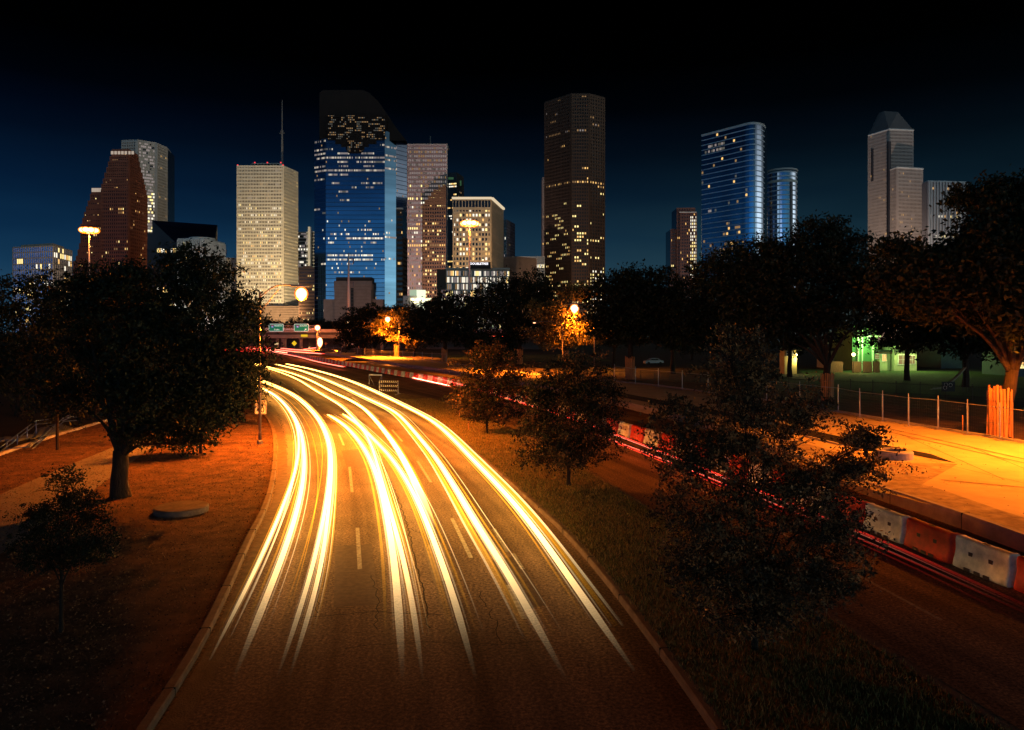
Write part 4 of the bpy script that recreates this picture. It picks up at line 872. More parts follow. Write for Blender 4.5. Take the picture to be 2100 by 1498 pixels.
# added floodlight masts, unseen behind the trees, that brighten the tower faces
def added_flood(px, dd, energy, col, lb, hgt=14, cone=132, tilt=14):
    x = X(px, dd); root = empty('added_floodlight_mast', (x, dd, 0), lb, 'street lamp', 'added floodlights behind the trees')
    m = MB(); m.tube([(0, 0, 0), (0, 0, hgt)], [.16, .09], 6); m.build('pole', M_steel_d, root); m = MB(); m.box((0, 0, hgt + .1), (1.2, .6, .16)); m.build('housing', M_steel_d, root)
    m = MB(); m.box((0, 0, hgt - .02), (1.0, .45, .06)); m.build('lamp', emit('added_flood_lens', (1, .8, .5), 20), root)
    o = point('added_flood_light', (0, 1.0, hgt - .8), energy * 4.4, col, 2.0, root)
    o.data.type = 'SPOT'; o.data.spot_size = math.radians(cone); o.data.spot_blend = .85; o.rotation_euler = (math.radians(90 + tilt), 0, 0)
for a in [(205, 670, 3.0e4, (1, .42, .16), 'added floodlight mast in front of the stepped brown tower'), (300, 850, 0.40e5, (1, .85, .65), 'added floodlight mast in front of the grey tower'), (545, 740, 0.40e6, (1, .76, .40), 'added floodlight mast in front of the white tower'),
          (880, 700, 2.2e5, (1, .74, .62), 'added floodlight mast in front of the pink tower'), (990, 497, 2.4e4, (1, .68, .34), 'added floodlight mast in front of the cream office block', 58, 160), (1190, 650, 0.7e5, (1, .66, .4), 'added floodlight mast in front of the tallest dark tower'),
          (1850, 740, 3.4e5, (1, .84, .68), 'added floodlight mast in front of the pyramid roofed tower'), (1400, 800, 1.2e4, (1, .7, .5), 'added floodlight mast in front of the small stepped tower'), (80, 395, 1.6e4, (1, .8, .6), 'added floodlight mast in front of the low glass office'),
          (420, 590, 2.6e4, (1, .9, .8), 'added floodlight mast in front of the finned white building'), (735, 630, 0.6e4, (1, .6, .42), 'added floodlight mast in front of the blue glass tower'), (580, 800, 0.4e4, (1, .55, .3), 'added floodlight mast in front of the windowless brown block')]:
    added_flood(*a)

# ------------------------------------------------------------------ trees
def leaf_mesh(name, centers, sizes, mats, mi, seed, long_=1.9, droop=.35, origin=(0, 0, 0)):
    """Every leaf a small folded four-sided blade."""
    r = np.random.default_rng(seed); n = len(centers)
    a = r.normal(size=(n, 3)); a[:, 2] -= droop; a /= np.linalg.norm(a, axis=1)[:, None]
    b = r.normal(size=(n, 3)); b -= (b * a).sum(1)[:, None] * a; b /= np.linalg.norm(b, axis=1)[:, None]
    s = sizes[:, None]; v = np.empty((n, 4, 3)); c = centers - np.array(origin)
    v[:, 0] = c - a * s * long_ * .5; v[:, 1] = c + b * s * .42; v[:, 2] = c + a * s * long_ * .5; v[:, 3] = c - b * s * .42
    me = bpy.data.meshes.new(name); me.vertices.add(n * 4); me.vertices.foreach_set('co', v.reshape(-1))
    me.loops.add(n * 4); me.loops.foreach_set('vertex_index', np.arange(n * 4)); me.polygons.add(n)
    me.polygons.foreach_set('loop_start', np.arange(0, n * 4, 4)); me.polygons.foreach_set('loop_total', np.full(n, 4))
    for m in mats: me.materials.append(m)
    me.polygons.foreach_set('material_index', mi.astype(np.int32)); me.update(); me.validate(); return me
def tree(base, tr, fork, lobes, leaf, n, label, mats=LEAF, group=None, seed=1, name='tree', trunk_mat=M_bark, cat='tree', clump=.45, lean=(0, 0), roots=True, shell=.55, limbs_n=9, twig=.012, per=26, mixp=(.55, .33, .12), bark_top=None, gapt=-.22):
    """base: foot of the trunk; lobes: world ellipsoids (centre, (rx, ry, rz)) of the crown."""
    r = random.Random(seed); rg = np.random.default_rng(seed); base = Vector(base)
    root = empty(name, base, label, cat, group); m = MB().at(base); fk = base + Vector((lean[0], lean[1], fork))
    tp = [base + Vector((0, 0, -.1)), base + Vector((0, 0, .15)), base.lerp(fk, .35) + Vector((r.uniform(-.1, .1), 0, 0)) * tr * 3, base.lerp(fk, .7) + Vector((r.uniform(-.1, .1), 0, 0)) * tr * 3, fk]
    m.tube(tp, [tr * (1.45 if roots else 1.1), tr * 1.15, tr * .95, tr * .86, tr * .8], 10)
    vols = [a[0] * a[1] * a[2] for c, a in lobes]; tot = sum(v ** .72 for v in vols); nodes = []
    for (c, ax), v in zip(lobes, vols):
        c = Vector(c); mid = fk.lerp(c, .5) + Vector((r.uniform(-1, 1), r.uniform(-1, 1), r.uniform(.0, 1.0))) * (c - fk).length * .10
        rl = tr * .55 * min(1, (v / max(vols)) ** .25)
        P = resample(smooth_path([fk - Vector((0, 0, tr)), fk.lerp(mid, .5) + Vector((0, 0, (c - fk).length * .04)), mid, c], .5), 9)
        m.tube(P, [rl * (1 - .8 * i / 8) for i in range(9)], 7)
        for k in range(limbs_n):
            w = Vector((r.gauss(0, 1), r.gauss(0, 1), r.gauss(0, 1))).normalized(); e = c + Vector((w.x * ax[0], w.y * ax[1], w.z * ax[2])) * r.uniform(.7, 1.0)
            s0 = P[r.randint(4, 8)]; q = s0.lerp(e, .5) + Vector((r.uniform(-1, 1), r.uniform(-1, 1), r.uniform(-.5, 1))) * (e - s0).length * .12
            Q = [s0, s0.lerp(q, .6), q, q.lerp(e, .55), e]; m.tube(Q, [rl * .26, rl * .2, rl * .14, rl * .08 + twig * .5, twig], 5); nodes.append((Q, c))
            for z in range(3):
                s1 = Q[r.randint(1, 3)]; e1 = s1 + (e - s1) * .4 + Vector((r.gauss(0, 1) * ax[0], r.gauss(0, 1) * ax[1], r.gauss(0, .8) * ax[2])) * .28
                m.tube([s1, s1.lerp(e1, .5) + Vector((0, 0, .04)), e1], [twig * 2.2, twig * 1.5, twig], 4)
    m.build('trunk', bark_top or trunk_mat, root, True)
    C_s = []; MI = []
    for li, ((c, ax), v) in enumerate(zip(lobes, vols)):
        nl = int(n * v ** .72 / tot); nc = max(3, nl // per); d = rg.normal(size=(nc, 3)); d /= np.linalg.norm(d, axis=1)[:, None]
        rad = np.where(rg.random(nc) < shell, rg.uniform(.72, 1.06, nc), rg.random(nc) ** .5 * .85)
        cc = np.array(c) + d * rad[:, None] * np.array(ax)
        # uneven outline: push clumps in or out along a slow noise
        off = np.array([noise.noise(Vector(x) * (1.1 / max(.6, min(ax))) + Vector((seed, 0, 0))) for x in cc]); cc = np.array(c) + (cc - np.array(c)) * (1 + off[:, None] * .62)
        gap = np.array([noise.noise(Vector(x) * (2.2 / max(.6, min(ax))) + Vector((0, seed, 3))) for x in cc]); cc = cc[gap > gapt]
        k = len(cc); cs = clump * rg.uniform(.5, 1.35, k); p = np.repeat(cc, per, 0) + rg.normal(size=(k * per, 3)) * np.repeat(cs, per)[:, None] * np.array([1, 1, .62]) * .55
        C_s.append(p); tone = rg.choice(3, k, p=mixp); t = np.repeat(tone, per); fl = rg.random(k * per) < .25; t[fl] = rg.choice(3, fl.sum(), p=mixp); MI.append(t)
    for (c, ax) in lobes:
        for _ in range(5):
            w = rg.normal(size=3); w /= np.linalg.norm(w); q0 = np.array(c) + w * np.array(ax) * .9; L0 = rg.uniform(.12, .34) * min(ax); k = per; tt = rg.random(k) ** .7
            P_ = q0 + (w + np.array([0, 0, -.15])) * (tt * L0 * 1.6)[:, None] + rg.normal(size=(k, 3)) * clump * .14; C_s.append(P_); MI.append(rg.choice(3, k, p=mixp))
    P = np.concatenate(C_s); MIx = np.concatenate(MI); keep = P[:, 2] > base.z + .25; P = P[keep]; MIx = MIx[keep]
    sz = leaf * rg.uniform(.6, 1.35, len(P)); link('crown', leaf_mesh('crown', P, sz, mats, MIx, seed, origin=base), root)
    return root
def lobes_px(L, d):
    """(px, py, rx px, ry px, depth offset m, ry depth radius factor)"""
    s = d / F; out = []
    for q in L:
        px, py, rx, ry = q[:4]; dy = q[4] if len(q) > 4 else 0; out.append((W(px, py, d + dy), (rx * s, max(rx, ry) * s * .8, ry * s)))
    return out
# --- left side
b = G(247, 1022); d = b.y
tree(b, .36, 2.0, lobes_px([(300, 640, 120, 95, 0), (420, 590, 85, 85, 1.0), (455, 700, 85, 95, -.5), (350, 780, 130, 95, -1.2), (205, 715, 95, 95, .8), (430, 815, 80, 60, -1), (150, 815, 60, 40, .6), (270, 800, 70, 45, -1.2), (330, 880, 80, 38, 0), (170, 600, 55, 50, 0), (255, 575, 50, 40, .5), (385, 535, 55, 38, 1), (500, 760, 42, 55, .5), (395, 895, 45, 30, -.5), (495, 640, 35, 50, .5)], d),
     .085, 88000, 'big dark live oak with a thick trunk standing in the mulch beside the left path', group='trees', seed=3, clump=.42, per=30, twig=.01)
b = G(118, 925); d = b.y
tree(b, .085, 2.6, lobes_px([(120, 780, 75, 80), (60, 720, 60, 60, 1), (160, 740, 60, 60, -1)], d), .12, 9000, 'slim young tree beyond the path, left of the big oak', group='trees', seed=4, roots=False, clump=.5)
tree((X(40, 62), 62, 0), .3, 3.2, lobes_px([(40, 640, 75, 75), (95, 600, 50, 45, 1), (-30, 620, 70, 60), (60, 760, 90, 70), (-20, 740, 80, 70), (125, 640, 50, 60)], 62), .16, 22000, 'dark tree mass at the left picture edge below the low glass office', group='trees', seed=5, clump=.8)
tree((X(200, 66), 66, 0), .3, 3.5, lobes_px([(180, 580, 50, 42), (215, 640, 80, 60), (160, 680, 60, 60), (265, 600, 40, 38), (300, 660, 70, 60)], 66), .17, 16000, 'dark tree behind the big oak, in front of the stepped tower', group='trees', seed=6, clump=.8)
b = G(474, 876); d = b.y
tree(b, .07, 1.7, lobes_px([(475, 800, 50, 42), (505, 770, 35, 40, .5), (450, 760, 40, 35), (515, 815, 28, 26, -.4)], d), .10, 9000, 'small young tree just left of the speed limit sign', group='trees', seed=7, roots=False, clump=.5)
b = G(412, 932); d = b.y
tree(b, .08, 2.0, lobes_px([(410, 850, 45, 40), (440, 830, 40, 35)], d), .10, 5000, 'young tree whose thin trunk shows under the right side of the big oak', group='trees', seed=8, roots=False, clump=.5)
b = G(126, 1302); d = b.y
tree(b, .045, 1.15, lobes_px([(125, 1075, 80, 55), (150, 1020, 55, 40, .2), (60, 1120, 45, 38, -.2), (190, 1060, 45, 28, .1), (135, 1140, 80, 38), (135, 985, 40, 28), (75, 1050, 45, 22), (185, 1120, 45, 30)], d), .034, 15000, 'small sapling in the lower left in front of the path', group='trees', seed=9, roots=False, clump=.16, per=22, twig=.004, limbs_n=7)
# --- median
b = G(998, 893); d = b.y
tree(b, .09, 1.2, lobes_px([(1005, 770, 75, 60), (975, 820, 55, 42, -.3), (1050, 810, 50, 50, .3), (1010, 730, 50, 35), (1000, 850, 55, 22)], d), .085, 30000, 'round median tree farthest from the camera, left of the fuller one', group='median trees', seed=12, clump=.36, roots=False, mats=[LEAF[0], LEAFO[0], LEAFO[1]], mixp=(.5, .38, .12), gapt=-.10)
b = G(1166, 1003); d = b.y
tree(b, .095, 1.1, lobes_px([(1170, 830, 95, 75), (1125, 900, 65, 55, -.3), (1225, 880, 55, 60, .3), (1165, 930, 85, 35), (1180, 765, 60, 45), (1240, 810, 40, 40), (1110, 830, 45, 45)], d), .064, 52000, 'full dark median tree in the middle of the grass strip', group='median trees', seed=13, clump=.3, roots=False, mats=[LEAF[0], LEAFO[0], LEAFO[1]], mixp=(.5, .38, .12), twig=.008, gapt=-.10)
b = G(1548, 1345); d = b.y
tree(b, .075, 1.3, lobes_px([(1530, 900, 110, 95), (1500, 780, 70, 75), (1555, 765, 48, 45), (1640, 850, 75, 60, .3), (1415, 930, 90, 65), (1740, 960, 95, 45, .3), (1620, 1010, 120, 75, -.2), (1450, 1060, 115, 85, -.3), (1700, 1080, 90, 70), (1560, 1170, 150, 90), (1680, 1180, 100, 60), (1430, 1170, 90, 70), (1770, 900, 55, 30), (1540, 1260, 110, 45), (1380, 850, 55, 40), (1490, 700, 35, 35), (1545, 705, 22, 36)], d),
     .042, 108000, 'large loose median tree in the foreground with reddish light tinted into its leaves', group='median trees', seed=14, clump=.17, per=22, roots=False, mats=LEAFO, twig=.004, limbs_n=14, shell=.35, gapt=-.14, mixp=(.55, .33, .12))
# --- right side: the big dark park oaks
def oak(px, py, tr, fork, L, leaf, n, label, seed, clump=.9, mats=LEAF, **kw):
    b = G(px, py, .44); return tree(b, tr, fork, lobes_px(L, b.y), leaf * 1.08, int(n * 1.55), label, group='park oaks', seed=seed, clump=clump, mats=mats, **kw)
oak(2050, 897, .42, 4.2, [(2010, 510, 80, 65), (2075, 425, 80, 68, 1), (1880, 575, 75, 55), (1990, 600, 100, 65, 1), (2100, 560, 90, 100, -1), (2180, 480, 110, 120), (2000, 405, 48, 28), (1950, 545, 60, 45), (1890, 620, 85, 34, 1), (2040, 640, 90, 40, 2), (2090, 640, 60, 60, -2), (1850, 510, 42, 28)], .16, 60000,
    'tall oak with plank wrapped trunk at the right edge', 21, clump=.75, lean=(.8, 0))
oak(1697, 822, .40, 3.6, [(1680, 520, 95, 65), (1590, 540, 90, 60), (1750, 560, 90, 70, 1), (1650, 615, 130, 65), (1780, 610, 95, 42), (1560, 620, 85, 75), (1700, 480, 50, 30), (1560, 675, 60, 34), (1600, 560, 60, 55), (1840, 560, 60, 55), (1480, 560, 60, 50), (1700, 650, 70, 30)], .18, 42000, 'dark oak in the middle of the right tree mass with a plank wrapped trunk', 22)
oak(1500, 785, .40, 4.0, [(1480, 580, 80, 60), (1530, 540, 60, 50), (1430, 630, 80, 55), (1520, 650, 100, 60), (1450, 690, 80, 40), (1560, 600, 50, 50)], .2, 26000, 'dark oak behind the large median tree', 23)
oak(1292, 779, .45, 5.5, [(1300, 620, 90, 50), (1245, 598, 42, 32), (1350, 600, 70, 45), (1295, 660, 90, 40), (1380, 660, 80, 50), (1235, 668, 34, 30), (1300, 575, 45, 25)], .24, 26000, 'oak with plank wrapped trunk, right of the lamp pole by the temporary fence', 24, clump=1.2)
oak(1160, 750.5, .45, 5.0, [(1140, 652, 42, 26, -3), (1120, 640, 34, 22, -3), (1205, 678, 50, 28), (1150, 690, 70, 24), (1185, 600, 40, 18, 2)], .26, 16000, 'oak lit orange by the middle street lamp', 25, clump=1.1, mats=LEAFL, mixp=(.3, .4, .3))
oak(1066, 748, .50, 6.0, [(1080, 590, 60, 35), (1030, 600, 45, 32), (1104, 606, 38, 30), (1070, 640, 75, 35), (1010, 650, 50, 30), (1085, 672, 50, 22), (1040, 690, 40, 22)], .28, 18000, 'dark oak with plank wrapped trunk in front of the ribbed block', 26, clump=1.4)
oak(912, 744, .50, 6.0, [(920, 625, 55, 25), (880, 645, 50, 28), (960, 640, 50, 32), (920, 670, 80, 30), (985, 615, 30, 20), (860, 680, 40, 24), (960, 690, 50, 22)], .30, 16000, 'dark oak with pale trunk below the lit white building', 27, clump=1.4)
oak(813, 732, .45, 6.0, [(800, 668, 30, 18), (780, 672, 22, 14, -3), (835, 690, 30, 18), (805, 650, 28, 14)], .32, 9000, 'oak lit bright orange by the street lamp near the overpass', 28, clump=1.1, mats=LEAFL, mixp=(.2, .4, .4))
oak(850, 731, .45, 7.0, [(845, 650, 45, 22), (880, 665, 40, 25), (820, 640, 30, 14), (860, 690, 50, 22)], .34, 9000, 'dark tree right of the orange lit one', 29, clump=1.4)
oak(745, 729, .45, 6.0, [(745, 650, 40, 20), (720, 668, 35, 20), (775, 645, 35, 18), (760, 685, 50, 24), (715, 695, 30, 18)], .36, 10000, 'dark tree behind the grey mast beside the overpass', 30, clump=1.5)
oak(740, 724, .2, 3.0, [(738, 692, 12, 9), (745, 700, 9, 7)], .3, 1800, 'small orange lit tree beside the lamp pole near the overpass', 31, clump=.8, mats=LEAFL)
for k, (x, y, w, h, lb) in enumerate([(455, 668, 60, 22, 'dark tree line behind the overpass, left end'), (545, 668, 45, 16, 'dark bushy tree behind the left overhead sign'), (610, 670, 40, 17, 'dark bushy tree behind the right overhead sign'), (655, 668, 30, 14, 'dark bushy tree behind the right end of the sign gantry'), (690, 672, 26, 16, 'greenish tree left of the grey mast'), (1010, 700, 60, 16, 'low dark tree seen under the crowns in the middle'), (1420, 640, 60, 40, 'far dark tree left of the large median tree')]):
    dd = 360 if k < 5 else 200; tree((X(x, dd), dd, 0), .4, 4, lobes_px([(x - w * .5, y, w * .5, h * .7), (x + w * .5, y + 2, w * .5, h * .7), (x, y - h * .2, w * .5, h * .8), (x, y + h, w * .9, h * .7)], dd), .42, 7000, lb, group='far trees', seed=50 + k, clump=1.6)
for k, (x, dd, h) in enumerate([(1980, 96, 12), (1860, 110, 13), (1620, 120, 13), (1380, 130, 12), (2120, 84, 11), (1260, 160, 12), (-80, 90, 10), (120, 120, 10), (330, 130, 10)]):
    lb = ['farther dark oak in the park, nearest the right edge', 'farther dark oak behind the green lit house', 'farther dark oak behind the playhouse', 'farther dark oak above the parked car', 'farther dark oak beyond the right edge of the slab', 'farther dark oak behind the middle street lamp', 'farther dark tree beyond the railing', 'farther dark tree behind the slim young tree', 'farther dark tree behind the big oak trunk'][k]
    s = F / dd; tree((X(x, dd), dd, 0), .4, h * .35, [((X(x, dd) + ox, dd + oy, h * hz), (h * .32, h * .3, h * .22)) for ox, oy, hz in ((0, 0, .8), (-h * .3, 1, .62), (h * .32, -1, .6), (h * .05, 1, .55))], .3, 10000, lb, group='far trees', seed=70 + k, clump=1.2)
# planks strapped round the trunks
M_plank = mat('plank_wood', (.50, .21, .08), .85, var=.4, vscale=5, stretch=(1, 1, .2))
def wrap(px, py, r, h, lb, lean=0.0):
    b = G(px, py, .44); root = empty('trunk_guard', b, lb, 'trunk guard', 'plank guards round tree trunks'); k = int(2 * math.pi * r / .17)
    for i in range(k):
        w = 2 * math.pi * i / k; hh = h * random.uniform(.88, 1.05); q = Vector((math.cos(w), math.sin(w), 0)); m = MB()
        m.box(q * r * random.uniform(.95, 1.12) + Vector((0, 0, hh / 2 + random.uniform(0, .1))), (.05, .13, hh), 0, (q, Vector((-q.y, q.x, 0)), Vector((random.uniform(-.03, .03), random.uniform(-.03, .03), 1)).normalized())); m.build('plank', M_plank, root)
    m = MB(); n_ = 16
    for z in (.3, .75): m.tube([(math.cos(w) * r * 1.15, math.sin(w) * r * 1.15, h * z) for w in np.linspace(0, 2 * math.pi, n_)], .012, 4)
    m.build('strap', M_steel_d, root)
wrap(2050, 897, .62, 3.1, 'plank guard round the trunk nearest the right edge')
wrap(1697, 822, .52, 2.6, 'plank guard round the trunk behind the large median tree')
wrap(1292, 779, .60, 3.2, 'bright plank guard beside the temporary fence in the middle')
wrap(1160, 750.5, .55, 3.0, 'plank guard lit orange between the two smaller median trees')
wrap(1066, 748, .62, 3.2, 'plank guard on the trunk above the farthest median tree')
wrap(912, 744, .65, 3.2, 'plank guard on the trunk left of the farthest median tree')
wrap(813, 732, .60, 3.4, 'plank guard beside the pale lamp pole near the overpass')

# ------------------------------------------------------------------ street lamps
SOD = (1.0, .215, .012)
def glare(name, white, amber, s):
    """Lamp with its glare put into the colour: white hot middle, amber halo at the rim."""
    if name in MATS: return MATS[name]
    m = bpy.data.materials.new(name); m.use_nodes = True; nd = m.node_tree.nodes; lk = m.node_tree.links; b = nd['Principled BSDF']
    lw = nd.new('ShaderNodeLayerWeight'); lw.inputs['Blend'].default_value = .5
    lk.new(ramp(nd, lk, lw.outputs['Facing'], [(.0, white), (.22, white), (.50, amber), (1, tuple(x * .45 for x in amber))]), b.inputs['Emission Color'])  # amber halo of the glare painted on the rim by facing angle
    b.inputs['Emission Strength'].default_value = s; b.inputs['Base Color'].default_value = (.1, .05, .01, 1); MATS[name] = m; return m
def ball(m, c, rx, ry, rz, n=14, k=9):
    vs = []; 
    for j in range(k + 1):
        a = math.pi * j / k
        for i in range(n): w = 2 * math.pi * i / n; vs.append(Vector(c) + Vector((rx * math.sin(a) * math.cos(w), ry * math.sin(a) * math.sin(w), rz * math.cos(a))))
    m.add(vs, [(j * n + i, (j + 1) * n + i, (j + 1) * n + (i + 1) % n, j * n + (i + 1) % n) for j in range(k) for i in range(n)])
def street_lamp(base, head, top, energy, label, r=.085, lens=(.55, .26, .12), col=SOD, glow_c=(1.0, .62, .20), es=26, group='street lamps', light=True, spot=False, down=0):
    """base, head, top: world points of the foot, of the lamp and of the pole's top."""
    base = Vector(base); root = empty('street_lamp', base, label, 'street lamp', group); h = Vector(head) - base; t = Vector(top) - base
    m = MB(); m.tube([(0, 0, 0), (0, 0, t.z * .5), t], [r, r * .82, r * .6], 8); m.build('pole', M_steel_d, root, True)
    m = MB(); m.tube([(0, 0, 0), (0, 0, .25), (0, 0, .3)], [r * 1.9, r * 1.7, r * 1.1], 8); m.build('base', M_steel_d, root)
    a = MB(); a.tube(resample(smooth_path([t - Vector((0, 0, .35)), t + (h - t) * .35 + Vector((0, 0, (h.z - t.z) * .35 + .15)), h + Vector((0, 0, .14))], .3), 8), r * .42, 6)
    a.tube([t - Vector((0, 0, 1.3)), t + (h - t) * .45 + Vector((0, 0, (h.z - t.z) * .1))], r * .25, 5); a.build('arm', M_steel_d, root, True)
    dirn = (h - t); dirn.z = 0; dirn = dirn.normalized() if dirn.length > .01 else Vector((1, 0, 0)); side = Vector((-dirn.y, dirn.x, 0))
    m = MB(); m.box(h + Vector((0, 0, .10)), (lens[0] * 1.25, lens[1] * 1.2, .10), 0, (dirn, side, Vector((0, 0, 1)))); m.build('housing', M_steel_d, root)
    m = MB(); ball(m, h + Vector((0, 0, -lens[2] * .55)), lens[0] * .5, lens[1] * .5, lens[2] * .62); m.build('lamp', glare('sodium_glare', (1, .80, .45), (1, .13, .002), 3.0), root, True)
    if light:
        o = point('lamp_light', h + Vector((0, 0, -lens[2] * 1.2 - .30)), energy, col, .25, root)
        if down: q = point('lamp_light', h + Vector((0, 0, -lens[2] * 1.2 - .35)), down, col, .25, root); q.data.type = 'SPOT'; q.data.spot_size = math.radians(144); q.data.spot_blend = .3
        if spot: o.data.type = 'SPOT'; o.data.spot_size = math.radians(146); o.data.spot_blend = .30
    return root
d = G(533, 913).y
street_lamp(G(533, 913), W(618, 590, d), W(533, 598, d), 9500, 'grey street lamp on the left verge with a long arm and a glaring lamp', r=.10, lens=(.84, .84, .70), down=21000)
d = G(819, 737).y
street_lamp(G(819, 737), W(795, 650, d), W(819, 657, d), 14000, 'pale street lamp pole beside the bright orange tree', r=.22, lens=(1.7, 1.5, 1.3), down=120000)
d = 300
street_lamp((X(736, d), d, 0), W(712, 655.5, d), W(735.5, 682, d) + Vector((0, 0, 4)), 14000, 'street lamp whose glow sits in front of the tall grey mast', r=.24, lens=(2.2, 2.0, 1.7), down=160000)
d = 318
street_lamp((X(657, d), d, 0), W(651, 667.5, d), W(657, 669, d), 2600, 'street lamp above the right pole of the sign gantry', r=.2, lens=(2.6, 2.2, 2.0))
street_lamp((X(654.5, d - 14), d - 14, 0), W(656, 693, d - 14), W(655, 696, d - 14), 2500, 'low bright lamp on a short pole right of the overpass opening', r=.14, lens=(2.4, 2.0, 3.4))
d = G(1219, 757).y
street_lamp(G(1219, 757), W(1178, 625, d), W(1219, 641, d), 7000, 'street lamp glaring orange in front of the park oaks in the middle', r=.14, lens=(1.9, 1.7, 1.5), down=30000)
street_lamp((33.0, 40.0, 0), (28.6, 37.0, 9.6), (33.0, 40.0, 9.2), 30000, 'assumed street lamp, unseen just beyond the right edge, added to light the pale slab', r=.10, spot=True)  # out of view: lamp assumed from the bright slab, added to light it
street_lamp((X(1120, 130) + 3, 131, 0), (X(1096, 126), 126, 9.0), (X(1120, 130) + 3, 131, 9.2), 50000, 'assumed street lamp, unseen behind the median trees, added to light the slab orange', r=.10, spot=True)  # no lamp is seen here: assumed from the orange ground, added to light it
def high_mast(px, py, d, label, lit=True, w=1.0, base_y=None):
    x = X(px, d); zt = Z(py, d); root = empty('high_mast_lamp', (x, d, 0), label, 'mast lamp', 'tall mast lamps')
    m = MB(); m.tube([(0, 0, 0), (0, 0, zt * .5), (0, 0, zt)], [.42 * w, .3 * w, .2 * w], 8); m.build('pole', mat('mast_steel', (.60, .55, .52), .6), root, True)
    m = MB(); m.tube([(2.3 * math.cos(a), 2.3 * math.sin(a), zt + .1) for a in np.linspace(0, 2 * math.pi, 17)], .12, 5); m.box((0, 0, zt + .2), (4.6, .2, .2)); m.box((0, 0, zt + .2), (.2, 4.6, .2)); m.build('ring', M_steel_d, root)
    for k in range(8):
        a = math.pi / 4 * k; m = MB(); q = Vector((2.0 * math.cos(a), 2.0 * math.sin(a), zt - .5)); ball(m, q, 1.35, 1.35, 1.0)
        m.build('lamp', glare('mast_glare', (1, .80, .45), (1, .22, .006), 3.2), root, True)
    if lit: point('lamp_light', (0, 0, zt - 2.2), 9000, SOD, .6, root)
high_mast(183, 470, 250, 'lit tall mast lamp in front of the stepped brown tower'); high_mast(963, 456, 250, 'lit tall mast lamp in front of the cream office block')
d = 335; x = X(715, d); root = empty('mast', (x, d, 0), 'very tall thick grey mast rising in front of the blue glass tower', 'mast')
m = MB(); m.tube([(0, 0, 0), (0, 0, Z(600, d)), (0, 0, Z(520, d))], [.95, .55, .35], 10); m.build('pole', MATS['mast_steel'], root, True)
for z in (531, 579): m = MB(); m.box((1.0, 0, Z(z, d)), (3.4, .35, .35)); m.box((2.2, 0, Z(z, d) - 1.2), (.5, .5, 2.2)); m.build('bracket', M_steel_d, root)

# ------------------------------------------------------------------ overpass with sign gantry
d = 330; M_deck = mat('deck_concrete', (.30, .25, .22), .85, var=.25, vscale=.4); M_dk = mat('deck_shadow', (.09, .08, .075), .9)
ov = empty('overpass', (X(600, d), d, 0), 'concrete highway overpass crossing the road in the distance', 'overpass')
o_ = ov.location
def part(name, m, parent, b): b.build(name, m, parent)
xa, xb = X(250, d), X(1150, d)
b = MB().at(o_); b.box(((xa + xb) / 2, d + 7, (Z(694, d) + Z(687, d)) / 2), (xb - xa, 13, Z(687, d) - Z(694, d))); part('beam', M_deck, ov, b)
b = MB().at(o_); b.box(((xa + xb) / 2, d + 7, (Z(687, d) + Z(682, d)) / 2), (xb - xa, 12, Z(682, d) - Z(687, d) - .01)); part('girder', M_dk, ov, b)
b = MB().at(o_); b.box(((xa + xb) / 2, d - .2, (Z(682, d) + Z(675.5, d)) / 2), (xb - xa, .5, Z(675.5, d) - Z(682, d))); part('parapet', mat('parapet_concrete', (.55, .46, .44), .8, var=.2, vscale=.4), ov, b)
for px in (453, 563, 575, 579, 612, 700, 780, 1010):
    b = MB().at(o_); b.tube([(X(px, d), d + 4, 0), (X(px, d), d + 4, Z(698, d)), (X(px, d), d + 4, Z(694, d))], [.75, .75, 1.1 if px not in (563,) else .6], 10); b.build('column', M_deck, ov, True)
b = MB().at(o_); b.box((X(601, d), d + 16, Z(705, d)), (X(612, d) - X(590, d), 1, 5)); part('abutment', M_dk, ov, b)
b = MB().at(o_); b.box(((xa + xb) / 2, d + 26, 4.5), (xb - xa, 1, 9.0)); part('back_wall', M_dk, ov, b)
# traffic lights streaming over the deck, seen through the trees
b = MB(); q = Vector((X(1015, d), d - .9, 0)); root = empty('light_trail', q, 'red light trail on the overpass seen under the tree crowns', 'light trail', gr_)
b.tube([(-9, -.2, Z(690.6, d)), (9, -.2, Z(690, d))], .28, 6); b.build('tail_light_streak', emit('deck_red', (1, .10, .05), 2.6), root)
b = MB(); q = Vector((X(600, d), d + 1, 0)); root = empty('light_trail', q, 'pale pink light trail along the parapet of the overpass', 'light trail', gr_)
b.tube([(-14, .3, Z(675.2, d)), (11, .3, Z(675.2, d))], .12, 6); b.build('tail_light_streak', emit('deck_pink', (1, .42, .36), 1.3), root)

d = 322; ga = empty('sign_gantry', (X(651, d), d, 0), 'steel truss gantry carrying two green signs over the road', 'sign gantry'); o_ = ga.location
b = MB().at(o_); b.tube([(X(651, d), d, 0), (X(651, d), d, Z(676, d))], [.62, .5], 10); b.build('post', mat('gantry_steel', (.36, .28, .26), .6, metal=.2), ga, True)
zA, zB = Z(676, d), Z(668.5, d); x0, x1 = X(541, d), X(651, d)
b = MB().at(o_)
for z in (zA, zB): b.box(((x0 + x1) / 2, d, z), (x1 - x0, .16, .16)); b.box(((x0 + x1) / 2, d + 1.1, z), (x1 - x0, .16, .16))
k = 20
for i in range(k + 1):
    x = x0 + (x1 - x0) * i / k; b.bar((x, d, zA), (x, d, zB), .12)
    if i < k: b.bar((x, d, zA), (x + (x1 - x0) / k, d, zB), .11) if i % 2 == 0 else b.bar((x, d, zB), (x + (x1 - x0) / k, d, zA), .11)
b.build('truss', mat('truss_steel', (.55, .42, .38), .6), ga)
